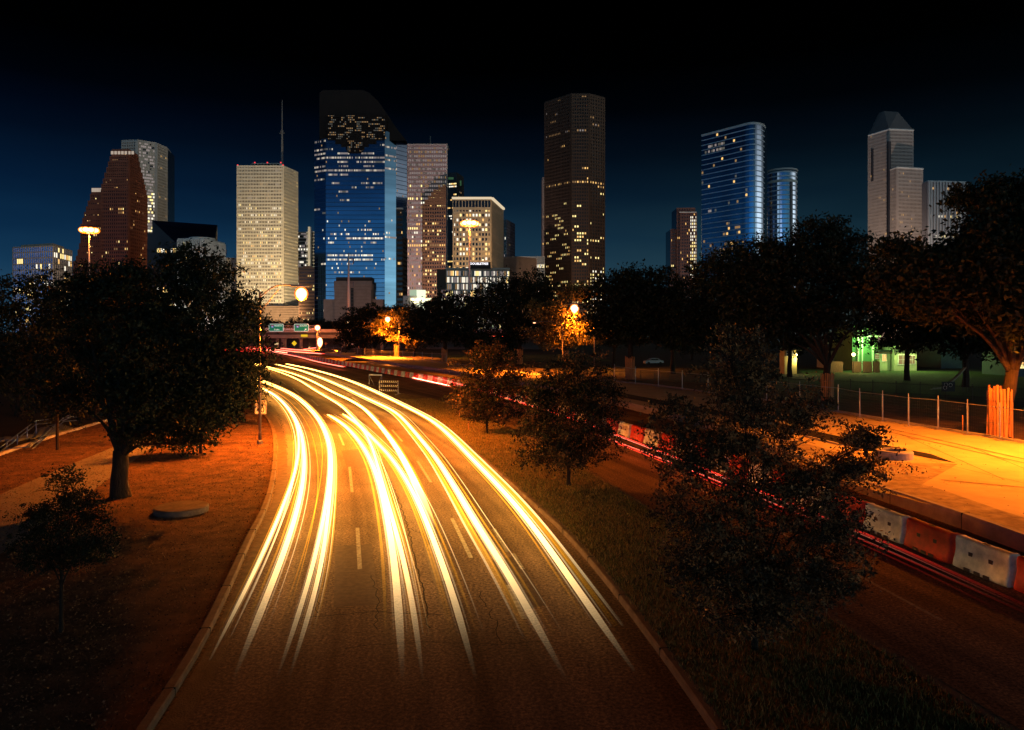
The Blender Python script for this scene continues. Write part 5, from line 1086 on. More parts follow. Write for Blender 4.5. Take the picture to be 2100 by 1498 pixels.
b = MB().at(o_); b.tube([(x0, d, 0), (x0, d, zB)], [.5, .4], 10); b.build('post', MATS['gantry_steel'], ga, True)
M_green = mat('sign_green', (.005, .22, .11), .5); M_white = mat('sign_white_paint', (.85, .85, .82), .5); M_blk = mat('sign_black', (.012, .012, .012), .5)
M_greenl = emit('glow_green', (.012, .34, .17), .30); M_greenl.node_tree.nodes['Principled BSDF'].inputs['Base Color'].default_value = (.005, .22, .11, 1)  # sign faces given a glow of their own
M_whl = emit('glow_white', (.8, .95, .85), .75); M_whl.node_tree.nodes['Principled BSDF'].inputs['Base Color'].default_value = (.8, .8, .8, 1)
def rounded(w, h, r, k=5):
    out = []
    for cx, cy, a0 in ((w / 2 - r, h / 2 - r, 0), (-w / 2 + r, h / 2 - r, 90), (-w / 2 + r, -h / 2 + r, 180), (w / 2 - r, -h / 2 + r, 270)):
        for i in range(k + 1): a = math.radians(a0 + 90 * i / k); out.append((cx + r * math.cos(a), cy + r * math.sin(a)))
    return out
def plate(b, c, pts, t=.04, mi=0):
    """Upright plate facing the camera side (-Y)."""
    n = len(pts); vs = [(c[0] + x, c[1] - t, c[2] + z) for x, z in pts] + [(c[0] + x, c[1], c[2] + z) for x, z in pts]
    b.add(vs, [tuple(range(n)), tuple(range(2 * n - 1, n - 1, -1))] + [(i, n + i, n + (i + 1) % n, (i + 1) % n) for i in range(n)], mi)
def guide_sign(xc0, xc1, label, word, second, arrow):
    d2 = d - .5; w = X(xc1, d) - X(xc0, d); h = Z(664.8, d) - Z(680, d); c = Vector(((X(xc0, d) + X(xc1, d)) / 2, d2, (Z(664.8, d) + Z(680, d)) / 2)); root = empty('road_sign', c, label, 'road sign', 'green overhead signs')
    b = MB(); plate(b, (0, 0, 0), rounded(w, h, .4), .08); b.build('border', M_whl, root)
    b = MB(); plate(b, (0, -.09, 0), rounded(w - .28, h - .28, .32), .02); b.build('panel', M_greenl, root)
    sx = -w / 2 + 1.55; b = MB(); sh = [(-.62, .55), (-.3, .62), (0, .55), (.3, .62), (.62, .55), (.66, .1), (.45, -.35), (0, -.7), (-.45, -.35), (-.66, .1)]
    plate(b, (sx, -.12, h * .14), [(x * 1.05, z * 1.05) for x, z in reversed(sh)], .02); b.build('shield', emit('shield_blue', (.03, .05, .5), .5), root)
    b = MB(); plate(b, (sx, -.145, h * .14 + .5), [(-.6, -.12), (.6, -.12), (.58, .12), (-.58, .12)], .02); b.build('shield_top', emit('shield_red', (.8, .05, .05), .6), root)
    text('45', 'lettering', (c.x + sx, d2 - .17, c.z + h * .13 - .1), .85, M_whl, root); text(word, 'lettering', (c.x + w * .14, d2 - .14, c.z + h * .24), .95, M_whl, root)
    if second: text(second, 'lettering', (c.x + .3, d2 - .14, c.z - h * .26), .95, M_whl, root)
    if arrow:
        b = MB(); plate(b, (w * .28, -.12, -h * .26), [(-.5, -.35), (-.3, -.5), (.12, -.08), (.32, -.28), (.45, .42), (-.25, .3), (-.06, .1)], .02); b.build('arrow', M_whl, root)
guide_sign(552.3, 582, 'green overhead sign reading 45 NORTH, left one on the gantry', 'NORTH', 'Dallas', False); guide_sign(604, 633.5, 'green overhead sign reading 45 SOUTH with an arrow, right one on the gantry', 'SOUTH', None, True)
# clearance plate on the beam and signs beneath
def post_sign(px, py, w, h, d, label, face_m, diamond=False, post=True, name='road_sign', body=None, size=.4, group=None):
    c = W(px, py, d); root = empty(name, (c.x, d, 0 if post else c.z), label, 'road sign', group); z = c.z if post else 0
    b = MB(); plate(b, (0, 0, z), [(0, -h / 2), (w / 2, 0), (0, h / 2), (-w / 2, 0)] if diamond else rounded(w, h, min(w, h) * .08, 3), .03); b.build('panel', face_m, root)
    if post: b = MB(); b.box((0, .05, z / 2), (.09, .06, z)); b.build('post', M_steel, root)
    return root
M_yel = emit('glow_yellow', (1.0, .62, .01), .85)  # plate colour glows by itself
post_sign(624, 688.8, 3.0, 1.0, 329, 'yellow clearance plate on the beam of the overpass', M_yel, post=False)
post_sign(603.5, 704.5, 2.35, 2.35, 318, 'yellow diamond warning sign under the overpass', M_yel, diamond=True)
post_sign(566.5, 705, 1.95, 1.0, 318, 'pale rectangular sign on a post left of the overpass pier', emit('glow_pale', (1, .66, .30), .8))
post_sign(668, 705, 1.5, 1.5, 300, 'orange diamond work sign turned away beside the low bright lamp', mat('orange_dull', (.35, .13, .03), .6), diamond=True)
post_sign(723.5, 706, 1.1, .35, 300, 'small pale street name plate on a post right of the grey mast', M_white)

# speed limit sign
sgd = 54.0; c = W(534.5, 835.5, sgd); root = empty('speed_limit_sign', (c.x, sgd, 0), 'white SPEED LIMIT 40 sign half hidden behind the street lamp pole', 'road sign')
zc = c.z; w, h = .80, .96
w, h = 23 / F * sgd, 27.5 / F * sgd
b = MB(); b.box((0, .05, zc / 2), (.06, .05, zc)); b.build('post', M_steel, root)
b = MB(); plate(b, (0, 0, zc), rounded(w, h, .06, 3), .02); b.build('panel', M_white, root)
b = MB()
for (cx, cz, ww, hh) in ((0, h / 2 - .04, w - .1, .018), (0, -h / 2 + .04, w - .1, .018), (-w / 2 + .04, 0, .018, h - .1), (w / 2 - .04, 0, .018, h - .1)): b.box((cx, -.025, zc + cz), (ww, .008, hh))
b.build('border', M_blk, root)
for tx, sz, oz in (('SPEED', .215, .335), ('LIMIT', .215, .135), ('40', .60, -.20)): text(tx, 'lettering', (c.x, sgd - .03, zc + oz), sz, M_blk, root, ext=.004, bold=.008)

# ------------------------------------------------------------------ plastic barriers
M_bw = mat('barrier_white', (.80, .72, .58), .5, var=.42, vscale=2.2, spec=.4); M_br = mat('barrier_red', (.72, .045, .015), .5, var=.42, vscale=2.2, spec=.4)
M_lug = mat('lug_shadow', (.10, .06, .04), .7)
def barrier_meshes(mt):
    st = [(-.975, .90, .0), (-.955, .98, .015), (-.90, 1.0, .02), (-.86, .93, .0), (-.3, .93, 0), (.3, .93, 0), (.86, .93, 0), (.90, 1.0, .02), (.955, .98, .015), (.975, .90, 0)]
    half = [(.27, 0), (.285, .06), (.275, .20), (.235, .36), (.205, .52), (.20, .66), (.19, .78), (.155, .86), (.10, .885)]
    vs = []; k = len(half) * 2
    for i, (x, s, dz) in enumerate(st):
        prof = [(y * s, z) for y, z in half] + [(-y * s, z) for y, z in reversed(half)]
        for y, z in prof: vs.append((x + (.04 * math.sin(z / .885 * math.pi) if x > .8 else -.0 if x > -.8 else .04 * math.sin(z / .885 * math.pi)), y, z + dz))
    fs = [(i * k + j, i * k + (j + 1) % k, (i + 1) * k + (j + 1) % k, (i + 1) * k + j) for i in range(len(st) - 1) for j in range(k)] + [tuple(range(k - 1, -1, -1)), tuple(range((len(st) - 1) * k, len(st) * k))]
    b = MB(); b.add(vs, fs); body = b.mesh('body', mt, True)
    c = MB(); c.add([(.14 * math.cos(a), .075 * math.sin(a), .888) for a in np.linspace(0, 2 * math.pi, 9)[:-1]] + [(.14 * math.cos(a), .075 * math.sin(a), .870) for a in np.linspace(0, 2 * math.pi, 9)[:-1]], [tuple(range(8))] + [(i, i + 8, (i + 1) % 8 + 8, (i + 1) % 8) for i in range(8)]); cap = c.mesh('fill_cap', mat('cap_dark', (.02, .015, .015), .6))
    s1 = MB(); s1.box((0, 0, 0), (.14, .05, .11)); slot = s1.mesh('fork_hole', M_lug)
    s2 = MB(); s2.box((0, 0, 0), (.20, .06, .09)); foot = s2.mesh('foot_notch', M_lug)
    return body, cap, slot, foot
BM = {'white': barrier_meshes(M_bw), 'red': barrier_meshes(M_br)}
def make_barrier(colour, detail=True):
    me = BM[colour]; root = empty('plastic_barrier', (0, 0, 0), None, 'traffic barrier', 'red and white plastic barriers along the right carriageway'); link('body', me[0], root)
    if detail:
        link('fill_cap', me[1], root)
        for x in (-.36, .36):
            for s in (-1, 1): link('fork_hole', me[2], root, (x, s * .185, .50))
        for x in (-.42, -.05, .28):
            link('foot_notch', me[3], root, (x, -.262, .05))
    return root
BP = resample(gpath([(2420, 1345), (2200, 1250), (2077, 1202), (1962, 1158), (1865, 1117), (1785, 1086), (1560, 995), (1420, 940), (1290, 897), (1100, 837), (929, 790), (815, 771), (719, 752.5), (642, 738), (614, 731), (590, 726)], 0, .5), 3000)
L = 0.0; prev = BP[0]; protos = {}; pass
ones = 'zeroth first second third fourth fifth sixth seventh eighth ninth tenth eleventh twelfth thirteenth fourteenth fifteenth sixteenth seventeenth eighteenth nineteenth'.split()
def ordinal(k):
    if k < 20: return ones[k]
    t, u = divmod(k, 10); return 'twenty thirty forty fifty sixty seventy'.split()[t - 2].replace('y', 'ieth') if u == 0 else 'twenty thirty forty fifty sixty seventy'.split()[t - 2] + '-' + ones[u]
cnt = {'white': 0, 'red': 0}; start = None; acc = 0.0; last = BP[0]; seg = []
for p in BP[1:]:
    acc += (p - prev).length; prev = p
    if acc >= 2.0: seg.append((last, p)); last = p; acc = 0.0
for idx, (a, b2) in enumerate(seg):
    col = 'white' if idx % 2 == 0 else 'red'
    c = (a + b2) / 2; far = c.y > 60; key = (col, far)
    if c.x > X(2240, c.y): continue
    o = copy_tree(protos[key]) if key in protos else make_barrier(col, not far)
    protos.setdefault(key, o); t = (b2 - a).normalized(); o.location = c + Vector((0, 0, .006)); o.rotation_euler = (0, 0, math.atan2(-t.y, -t.x) + random.uniform(-.055, .055))
    cnt[col] += 1; k = cnt[col]
    o['label'] = '%s %s plastic barrier counted from the near right end of the row' % (ordinal(k), col)

# low concrete barrier pieces, round inlet, edge rails behind the plastic ones
def jersey(x0, y0, x1, y1, label, k):
    a, b = G(x0, y0), G(x1, y1); P = [a, b]; t = (b - a).normalized(); n = Vector((t.y, -t.x, 0)); root = empty('concrete_barrier', (a.x, a.y, 0), label, 'concrete barrier', 'low concrete barrier pieces behind the plastic ones'); L_ = (b - a).length; nseg = max(1, int(L_ / 3.2)); prof = [(.24, 0), (.22, .12), (.12, .30), (.10, .58), (-.10, .58), (-.12, .30), (-.22, .12), (-.24, 0)]
    for i in range(nseg):
        p0 = a + t * (L_ * i / nseg + .03) - a; p1 = a + t * (L_ * (i + 1) / nseg - .03) - a; m = MB(); vs = [p0 + n * y + Vector((0, 0, z)) for y, z in prof] + [p1 + n * y + Vector((0, 0, z)) for y, z in prof]; q = len(prof)
        m.add(vs, [(j, (j + 1) % q, q + (j + 1) % q, q + j) for j in range(q)] + [tuple(range(q - 1, -1, -1)), tuple(range(q, 2 * q))]); m.build('segment', M_conc2, root)
jersey(1289, 838, 1447, 878, 'concrete barrier line between the two larger median trees', 0); jersey(1460, 884, 1610, 922, 'concrete barrier line behind the large median tree', 1); jersey(1650, 912, 1730, 933, 'concrete barrier line leading to the round inlet', 2)
b0 = G(1833, 940, .50); root = empty('concrete_inlet', b0, 'round pale concrete inlet with a dark opening on the slab', 'inlet'); m = MB(); n = 28; R1, R0, hh = .92, .60, .42
rg_ = [(R1, 0), (R1, hh * .8), (R1 - .06, hh), (R0, hh), (R0, .02)]
m.add([(r_ * math.cos(a), r_ * math.sin(a) * .9, z) for r_, z in rg_ for a in np.linspace(0, 2 * math.pi, n + 1)[:-1]], [(j * n + i, j * n + (i + 1) % n, (j + 1) * n + (i + 1) % n, (j + 1) * n + i) for j in range(4) for i in range(n)]); m.build('ring', M_conc2, root)
m = MB(); m.add([(R0 * math.cos(a), R0 * math.sin(a) * .9, .16) for a in np.linspace(0, 2 * math.pi, n + 1)[:-1]], [tuple(range(n))]); m.build('opening', mat('pit_dark', (.01, .008, .006), .9), root)
b0 = G(372, 1050, .05); root = empty('concrete_disk', b0, 'low round concrete disk lying on the mulch right of the big oak', 'concrete disk'); m = MB(); R1 = .98
m.add([(r_ * math.cos(a), r_ * math.sin(a) * 1.0, z) for r_, z in [(R1, 0), (R1, .20), (R1 - .05, .23)] for a in np.linspace(0, 2 * math.pi, 41)[:-1]], [(j * 40 + i, j * 40 + (i + 1) % 40, (j + 1) * 40 + (i + 1) % 40, (j + 1) * 40 + i) for j in range(2) for i in range(40)] + [tuple(range(80, 120))]); m.build('slab_disk', mat('stained_concrete', (.13, .095, .08), .9, var=.45, vscale=2.5, bump=.5, bscale=14), root)

# ------------------------------------------------------------------ striped barricade and the one behind it
def barricade(px, py, yaw, label, w=2.25, front=True):
    b0 = G(px, py, .14); root = empty('barricade', b0, label, 'barricade', 'barricades on the median tip', math.radians(yaw)); mw, mk = M_bw, mat('stripe_dark', (.03, .02, .018), .6)
    for s in (-1, 1): m = MB(); m.box((s * w * .5, .04, .80), (.06, .06, 1.6)); m.box((s * w * .5, .04, .03), (.07, 1.3, .06)); m.build('upright', M_steel, root)
    for z in (.45, .95, 1.42):
        m = MB(); m.box((0, 0, z), (w, .04, .24)); pl = m.build('board', mw if front else M_steel, root)
        if front:
            k = 9; m = MB()
            for i in range(k):
                x = -w / 2 + w * (i + .2) / k; m.add([(x + .07, -.026, z - .125), (x + .07 + .145, -.026, z - .125), (x - .04 + .145, -.026, z + .125), (x - .04, -.026, z + .125)], [(0, 1, 2, 3)])
            m.build('stripes', mk, pl)
    return root
barricade(797, 809, -14, 'striped three board barricade on the grass tip of the median')
b0 = G(770, 790, .14); root = empty('barricade', b0, 'folded bare frame barricade just behind the striped one', 'barricade', 'barricades on the median tip', math.radians(-12)); m = MB()
m.box((0, 0, 1.35), (1.9, .05, .16)); m.build('board', M_steel, root)
for x0, x1 in ((-.9, -.2), (.9, .3), (-.9, -.9), (.9, .9)): m = MB(); m.bar((x0, 0, 1.35), (x1, 0, 0), .06); m.build('leg', M_steel, root)

# ------------------------------------------------------------------ temporary fence panels east of the slab
def fence_panel(a, b, h, label, grp='temporary fence panels along the back of the slab', mesh=True, zb=.46):
    a = Vector((a.x, a.y, zb)); b = Vector((b.x, b.y, zb)); root = empty('fence_panel', a, label, 'fence panel', grp); t = b - a; L_ = t.length; t.normalize(); up = Vector((0, 0, 1)); z0 = Vector((0, 0, 0))
    m = MB(); r = .022
    for q in (0.04, L_ - .04): m.tube([t * q, t * q + up * h], r, 5); m.build
    m.tube([t * .04 + up * (h - .03), t * (L_ - .04) + up * (h - .03)], r * .9, 5); m.tube([t * .04 + up * .15, t * (L_ - .04) + up * .15], r * .9, 5); m.build('frame', M_steel, root)
    m = MB(); m.tube([t * .0, t * .0 + up * (h * 1.13)], .032, 6); m.build('post', M_steel, root)
    m = MB(); m.box(t * .0 + up * .03, (.5, .22, .07)); m.build('foot', M_conc, root)
    if mesh:
        m = MB(); k = int(L_ / .15)
        for i in range(1, k): m.bar(t * (L_ * i / k) + up * .15, t * (L_ * i / k) + up * (h - .03), .004)
        for j in range(1, 9): m.bar(t * .04 + up * (.15 + (h - .2) * j / 9), t * (L_ - .04) + up * (.15 + (h - .2) * j / 9), .004)
        m.build('wire_mesh', M_steel_d, root)
FP = [(1260, 781), (1303, 789), (1350, 795), (1399, 801), (1452, 807), (1510, 815), (1572, 824), (1640, 836), (1719, 847), (1763, 859), (1810, 866), (1863, 876), (1924, 883), (1984, 894), (2050, 905), (2140, 922)]
names_ = ['leftmost near the plank guard', 'second from the plank guard', 'third from the plank guard', 'fourth from the plank guard', 'behind the left side of the large median tree', 'behind the top of the large median tree', 'behind the middle of the large median tree', 'behind the right side of the large median tree',
          'first one clear of the large median tree', 'second one right of the large median tree', 'third one right of the large median tree', 'fourth one right of the large median tree', 'just left of the loose stake', 'directly left of the plank wrapped oak', 'in front of the plank wrapped oak']
for k, (p, q) in enumerate(zip(FP, FP[1:])): fence_panel(G(*p, .46), G(*q, .46), 2.05, 'wire fence panel ' + names_[k])
FQ = [(915, 747), (886, 745), (866, 743.5), (848, 742), (826, 739.5), (800, 737), (782, 735), (765, 733), (748, 731.5), (733, 730), (716, 728), (700, 727), (684, 726), (668, 725)]
ordw = ['first', 'second', 'third', 'fourth', 'fifth', 'sixth', 'seventh', 'eighth', 'ninth', 'tenth', 'eleventh', 'twelfth', 'thirteenth']
for k, (p, q) in enumerate(zip(FQ, FQ[1:])): fence_panel(G(*p, .46), G(*q, .46), 2.2, '%s fence panel of the far stretch, counted leftwards from the pale oak trunk' % ordw[k], 'temporary fence panels in the far stretch')
b0 = G(1974, 890, .45); root = empty('stake', b0, 'short loose stake standing by the temporary fence', 'stake'); m = MB(); m.box((0, 0, .6), (.05, .05, 1.2)); m.build('post', M_plank, root)
b0 = G(961, 882, .14); root = empty('stake', b0, 'thin wooden stake left of the farthest median tree trunk', 'stake'); m = MB(); m.box((0, 0, .45), (.06, .06, .95)); m.build('post', M_plank, root)
# traffic drum
b0 = G(697, 727, .50); root = empty('traffic_drum', b0, 'orange and white traffic drum standing on the lit slab', 'traffic drum'); m = MB(); M_or = mat('drum_orange', (.55, .13, .02), .5); 
zs_ = [0, .25, .45, .65, .85, 1.1]
for i in range(5): m.tube([(0, 0, zs_[i] * 1.15), (0, 0, zs_[i + 1] * 1.15)], [.42 - .03 * i, .40 - .03 * i], 12, i % 2)
m.build('body', [M_or, M_white], root); m = MB(); m.box((0, 0, 1.34), (.3, .06, .12)); m.build('handle', M_blk, root)

# piles of broken slab and earth
def rubble(px, py, w, h, label, seed, zb=.48, dsc=1.0, m_=M_dirt):
    r = random.Random(seed); b0 = G(px, py, zb); root = empty('rubble_pile', b0, label, 'rubble pile', 'piles of dug earth'); nx, ny = 28, 12; vs = []; 
    for i in range(nx):
        for j in range(ny):
            u, v = i / (nx - 1) * 2 - 1, j / (ny - 1) * 2 - 1; k = max(0, 1 - u * u) * max(0, 1 - v * v); z = h * (k ** .7) * (.75 + .5 * noise.noise(Vector((u * 4, v * 3, seed)))) + .10 * h * noise.noise(Vector((u * 12, v * 9, seed))); vs.append((u * w, v * w * .5 * dsc, max(-.02, z)))
    m = MB(); m.add(vs, [(i * ny + j, (i + 1) * ny + j, (i + 1) * ny + j + 1, i * ny + j + 1) for i in range(nx - 1) for j in range(ny - 1)]); m.build('heap', m_, root)
    m = MB()
    for q in range(16): u, v = r.uniform(-.8, .8), r.uniform(-.9, .3); m.box((u * w, v * w * .4 * dsc, h * .5 * (1 - u * u)), (r.uniform(.2, .6) * h, r.uniform(.2, .5) * h, r.uniform(.1, .3) * h), 0, (Vector((math.cos(q), math.sin(q), .3)).normalized(), Vector((-math.sin(q), math.cos(q), 0)), Vector((0, .2, 1)).normalized()))
    m.build('stones', m_, root)['kind'] = 'stuff'
rubble(718, 723, 4.5, 2.6, 'reddish rubble heap at the foot of the tall grey mast', 1); rubble(755, 727, 4.5, 2.0, 'dirt mound behind the far fence right of the grey mast', 2); rubble(730, 741, 3.2, .8, 'low dug earth bank between the barriers and the lit slab', 3); rubble(672, 722, 3, 1.4, 'orange lit debris heap right of the gantry post', 4)
rubble(655, 724, 2.2, 1.0, 'small bright heap at the foot of the gantry post', 5)

# ------------------------------------------------------------------ park behind: iron fence, wooden fence, houses, playhouse, car
ironm = mat('iron_black', (.02, .02, .018), .5)
root = empty('iron_fence', (X(1700, 86), 86, 0), 'long black iron picket fence behind the temporary panels', 'fence'); A, B = Vector((X(1180, 112), 112, 0)), Vector((X(2150, 70), 70, 0)); t = (B - A); L_ = t.length; t.normalize(); o = root.location
m = MB().at(o)
for z in (.25, 1.55): m.bar(A + Vector((0, 0, z)), B + Vector((0, 0, z)), .05)
m.build('rail', ironm, root)
for k in range(int(L_ / 2.4) + 1): m = MB().at(A + t * 2.4 * k); m.bar(A + t * 2.4 * k, A + t * 2.4 * k + Vector((0, 0, 1.85)), .08); m.build('post', ironm, root, loc=A + t * 2.4 * k - o)
m = MB().at(o)
for k in range(int(L_ / .14)): q = A + t * (.14 * k); m.bar(q + Vector((0, 0, .1)), q + Vector((0, 0, 1.7)), .025)
pk_ = m.build('picket', ironm, root); pk_['kind'] = 'stuff'
poly('lawn', [Vector((X(1690, 92), 92, 0)), Vector((X(2200, 76), 76, 0)), Vector((X(2250, 136), 136, 0)), Vector((X(1640, 140), 140, 0))], .012, mat('lawn_grass', (.05, .085, .022), .95, var=.5, vscale=2.5, bump=.8, bscale=9))
poly('lawn', [Vector((X(850, 250), 250, 0)), Vector((X(1010, 190), 190, 0)), Vector((X(1260, 190), 190, 0)), Vector((X(1200, 260), 260, 0))], .012, MATS['lawn_grass'])
M_fw = mat('fence_wood', (.24, .20, .11), .9, var=.4, vscale=3, stretch=(4, 1, .4))
def wood_fence(px0, px1, d, h, label, m_=M_fw):
    a = Vector((X(px0, d), d, 0)); w = X(px1, d) - a.x; root = empty('wooden_fence', a, label, 'fence', 'wooden fence sections in front of the houses'); k = int(w / .15); m = MB()
    for i in range(k): m.box((.15 * i + .075, 0, h / 2 + random.uniform(-.01, .01)), (.138, .03, h))
    m.build('boards', m_, root); m = MB(); m.box((w / 2, .05, h * .8), (w, .05, .09)); m.box((w / 2, .05, h * .25), (w, .05, .09)); m.build('rail', m_, root); m = MB(); m.box((0, .05, h / 2 + .05), (.12, .12, h + .1)); m.build('post', ironm, root)
D1 = 134
for a in [(1690, 1730, 'wooden fence section behind the dark oak trunk'), (1748, 1768, 'wooden fence section left of the bright globe lamp post'), (1770, 1789, 'wooden fence section below the green lit porch'), (1791, 1805, 'yellowish wooden gate section at the right end of the fence')]: wood_fence(a[0], a[1], D1, 2.0, a[2])
def house(px0, px1, top, d, label, wallm, roofm, floors=2, depth=9, gable=True, porch=None, windows=(), base=None):
    x0, x1 = X(px0, d), X(px1, d); zt = Z(top, d); c = Vector(((x0 + x1) / 2, d, 0)); root = empty('house', c, label, 'house', 'houses behind the park'); w = x1 - x0
    m = MB(); m.box((0, depth / 2, zt / 2), (w, depth, zt)); m.build('wall', wallm, root)
    m = MB(); e = .45
    if gable:
        rz = w * .24; m.add([(-w / 2 - e, -e, zt), (w / 2 + e, -e, zt), (w / 2 + e, depth + e, zt), (-w / 2 - e, depth + e, zt), (0, -e, zt + rz), (0, depth + e, zt + rz)], [(0, 1, 4), (1, 2, 5, 4), (2, 3, 5), (3, 0, 4, 5), (3, 2, 1, 0)])
    else: m.box((0, depth / 2, zt + .15), (w + 2 * e, depth + 2 * e, .3))
    m.build('roof', roofm, root)
    for (px, py, ww, hh, k) in windows:
        q = W(px, py, d) - c; m = MB(); m.box((q.x, -.06, q.z), (ww, .08, hh)); fr_ = m.build('window', M_white, root); m = MB(); m.box((q.x, -.11, q.z), (ww * .86, .04, hh * .86)); m.build('pane', LIT[k] if k else M_glz, fr_); m = MB(); m.box((q.x, -.14, q.z), (.04, .03, hh * .86)); m.box((q.x, -.14, q.z), (ww * .86, .03, .04)); m.build('muntin', M_white, fr_)
    return root
GW = mat('greenlit_siding', (.14, .30, .12), .7, var=.15, vscale=1); YW = mat('pale_siding', (.45, .46, .30), .7, var=.2, vscale=1); BW = mat('blue_siding', (.07, .11, .13), .7, var=.2, vscale=1); RF = mat('shingle', (.05, .05, .05), .9, var=.3, vscale=3)  # green lamp light is put into the porch house's siding
r = house(1748, 1800, 668, 142, 'two storey house tinted by green light, with a porch and pale columns', GW, mat('fascia', (.55, .6, .45), .6), gable=False, windows=[(1785, 690, 1.2, 1.4, None)])
for px in (1762, 1770, 1792):
    m = MB(); m.box((X(px, 140) - r.location.x, -1.6, Z(663, 140) / 2), (.26, .26, Z(663, 140))); m.build('porch_column', mat('greenlit_trim', (.62, .72, .48), .6), r)  # green lamp tint mixed into the trim colour
m = MB(); m.box((0, -.95, Z(690, 140)), (X(1800, 142) - X(1756, 142), 1.9, .22)); m.build('balcony', MATS['greenlit_trim'], r)
point('porch_light', (r.location.x - 1, 137.5, 5.5), 1400, (.45, 1, .3), .3, r).location = (-1, -3.5, 5.5)
r = house(1834, 1880, 712, 140, 'yellow green gabled house with a lit lower window', YW, RF, windows=[(1851, 738, 1.9, 2.0, 'd'), (1870, 738, 1.2, 1.8, 'd')])
m = MB(); m.box((0, -.8, Z(712, 140) + .12), (X(1880, 140) - X(1834, 140) + .6, 1.4, .24)); m.build('awning', MATS['greenlit_trim'], r)
point('yard_light', (0, -2.6, 5.6), 2400, (.72, 1, .28), .25, r)
r = house(1930, 1980, 668, 150, 'dark blue house with a small yellow upper window', BW, RF, gable=False, windows=[(1953, 681, 3.0, 1.3, 'y'), (1940, 679, 1.0, .8, 'c')])
r = house(2086, 2150, 700, 120, 'dark house with an orange lit window at the far right edge', BW, RF, windows=[(2099, 733, 1.2, 2.6, 'w'), (2095, 752, 1.0, .7, 'y')])
r = house(1700, 1745, 720, 150, 'low house whose orange wall is lit by the globe lamp', YW, RF, depth=6, windows=[(1716, 738, 1, 1.2, 'w')]); point('wall_light', (-1, -1.5, 2.6), 500, (1, .55, .15), .2, r)
r = house(1802, 1826, 722, 141, 'low annex with an orange glowing window beside the green lit house', YW, RF, depth=5, gable=False, windows=[(1813, 734, .9, 1.5, 'w'), (1798, 731, .8, 1.0, 'd')])
r = house(1609, 1634, 719, 128, 'small yellow lit playhouse behind the large median tree', mat('playhouse', (.6, .5, .2), .7), RF, depth=2.4, windows=[(1616, 726, .7, .9, None), (1624, 726, .6, .9, None)]); point('playhouse_lamp', (1.0, -.7, 2.6), 260, (1, .8, .3), .12, r)
m = MB(); m.tube([(1.05, -.12, 3.55), (1.05, -.12, 3.3)], [.16, .12], 8); m.build('lamp', emit('warm_globe', (1, .72, .3), 14), r)
b0 = Vector((X(1750.5, 132), 132, 0)); root = empty('globe_lamp', b0, 'warm globe lamp on a short post above the wooden fence', 'lamp'); m = MB(); m.tube([(0, 0, 0), (0, 0, 3.1)], .05, 6); m.build('post', ironm, root); m = MB(); m.tube([(0, 0, 3.05), (0, 0, 3.2), (0, 0, 3.45), (0, 0, 3.6)], [.12, .28, .28, .1], 10); m.build('globe', emit('warm_globe', (1, .72, .3), 14), root, True); point('globe_light', (0, -.6, 3.3), 700, (1, .62, .2), .2, root)
# play slide
b0 = Vector((X(1960, 88), 88, 0)); root = empty('play_slide', b0, 'pale curved playground slide left of the plank wrapped oak', 'slide'); m = MB(); P = resample(smooth_path([Vector((-3.0, 0, .3)), Vector((-1.6, 0, .5)), Vector((.0, 0, 1.7)), Vector((1.1, 0, 2.9))], .3), 10); A_ = [p + Vector((0, -.35, .0)) for p in P]; B_ = [p + Vector((0, .35, 0)) for p in P]
for i in range(9): m.quad(A_[i], A_[i + 1], B_[i + 1], B_[i]); m.quad(A_[i], A_[i + 1], A_[i + 1] + Vector((0, 0, .2)), A_[i] + Vector((0, 0, .2)))
m.build('chute', mat('slide_plastic', (.28, .30, .20), .4), root); m = MB(); m.bar((1.1, -.35, 0), (1.1, -.35, 3.5), .08); m.bar((1.1, .35, 0), (1.1, .35, 3.5), .08); m.build('ladder', ironm, root)
b0 = Vector((X(1945, 84), 84, 0)); root = empty('ring_board', b0, 'playground board with three ring shapes behind the iron fence', 'play board')
m = MB(); m.box((0, 0, .9), (1.5, .06, 1.1)); m.build('board', mat('panel_dark', (.03, .04, .035), .6), root)
for cx, cz in ((-.30, 1.12), (.22, 1.08), (-.42, .78)): m = MB(); m.tube([(cx + .2 * math.cos(a), -.05, cz + .2 * math.sin(a)) for a in np.linspace(0, 2 * math.pi, 15)], .025, 5); m.build('ring', mat('ring_pale', (.6, .55, .42), .6), root)
# parked car
b0 = Vector((X(1340, 170), 170, 0)); root = empty('parked_car', b0, 'dark parked car with a pale roof glint seen under the oaks', 'car', None, math.radians(8)); m = MB(); pr = [(-2.2, .35), (-2.15, .85), (-1.4, .98), (-.7, 1.45), (.8, 1.48), (1.5, 1.0), (2.15, .9), (2.25, .4)]
vs = [(x, -.85, z) for x, z in pr] + [(x, .85, z) for x, z in pr]; n = len(pr); m.add(vs, [tuple(range(n - 1, -1, -1)), tuple(range(n, 2 * n))] + [(i, (i + 1) % n, n + (i + 1) % n, n + i) for i in range(n)]); m.build('body', mat('car_paint', (.35, .40, .46), .3, metal=.3), root)
m = MB(); m.add([(-1.2, -.86, 1.0), (1.3, -.86, 1.02), (.75, -.86, 1.38), (-.65, -.86, 1.36)], [(0, 1, 2, 3)]); m.build('side_window', M_glz, root)
for x in (-1.4, 1.4):
    for y in (-.8, .8): m = MB(); m.tube([(x, y - .1, .33), (x, y + .1, .33)], .33, 14); m.build('wheel', M_blk, root)

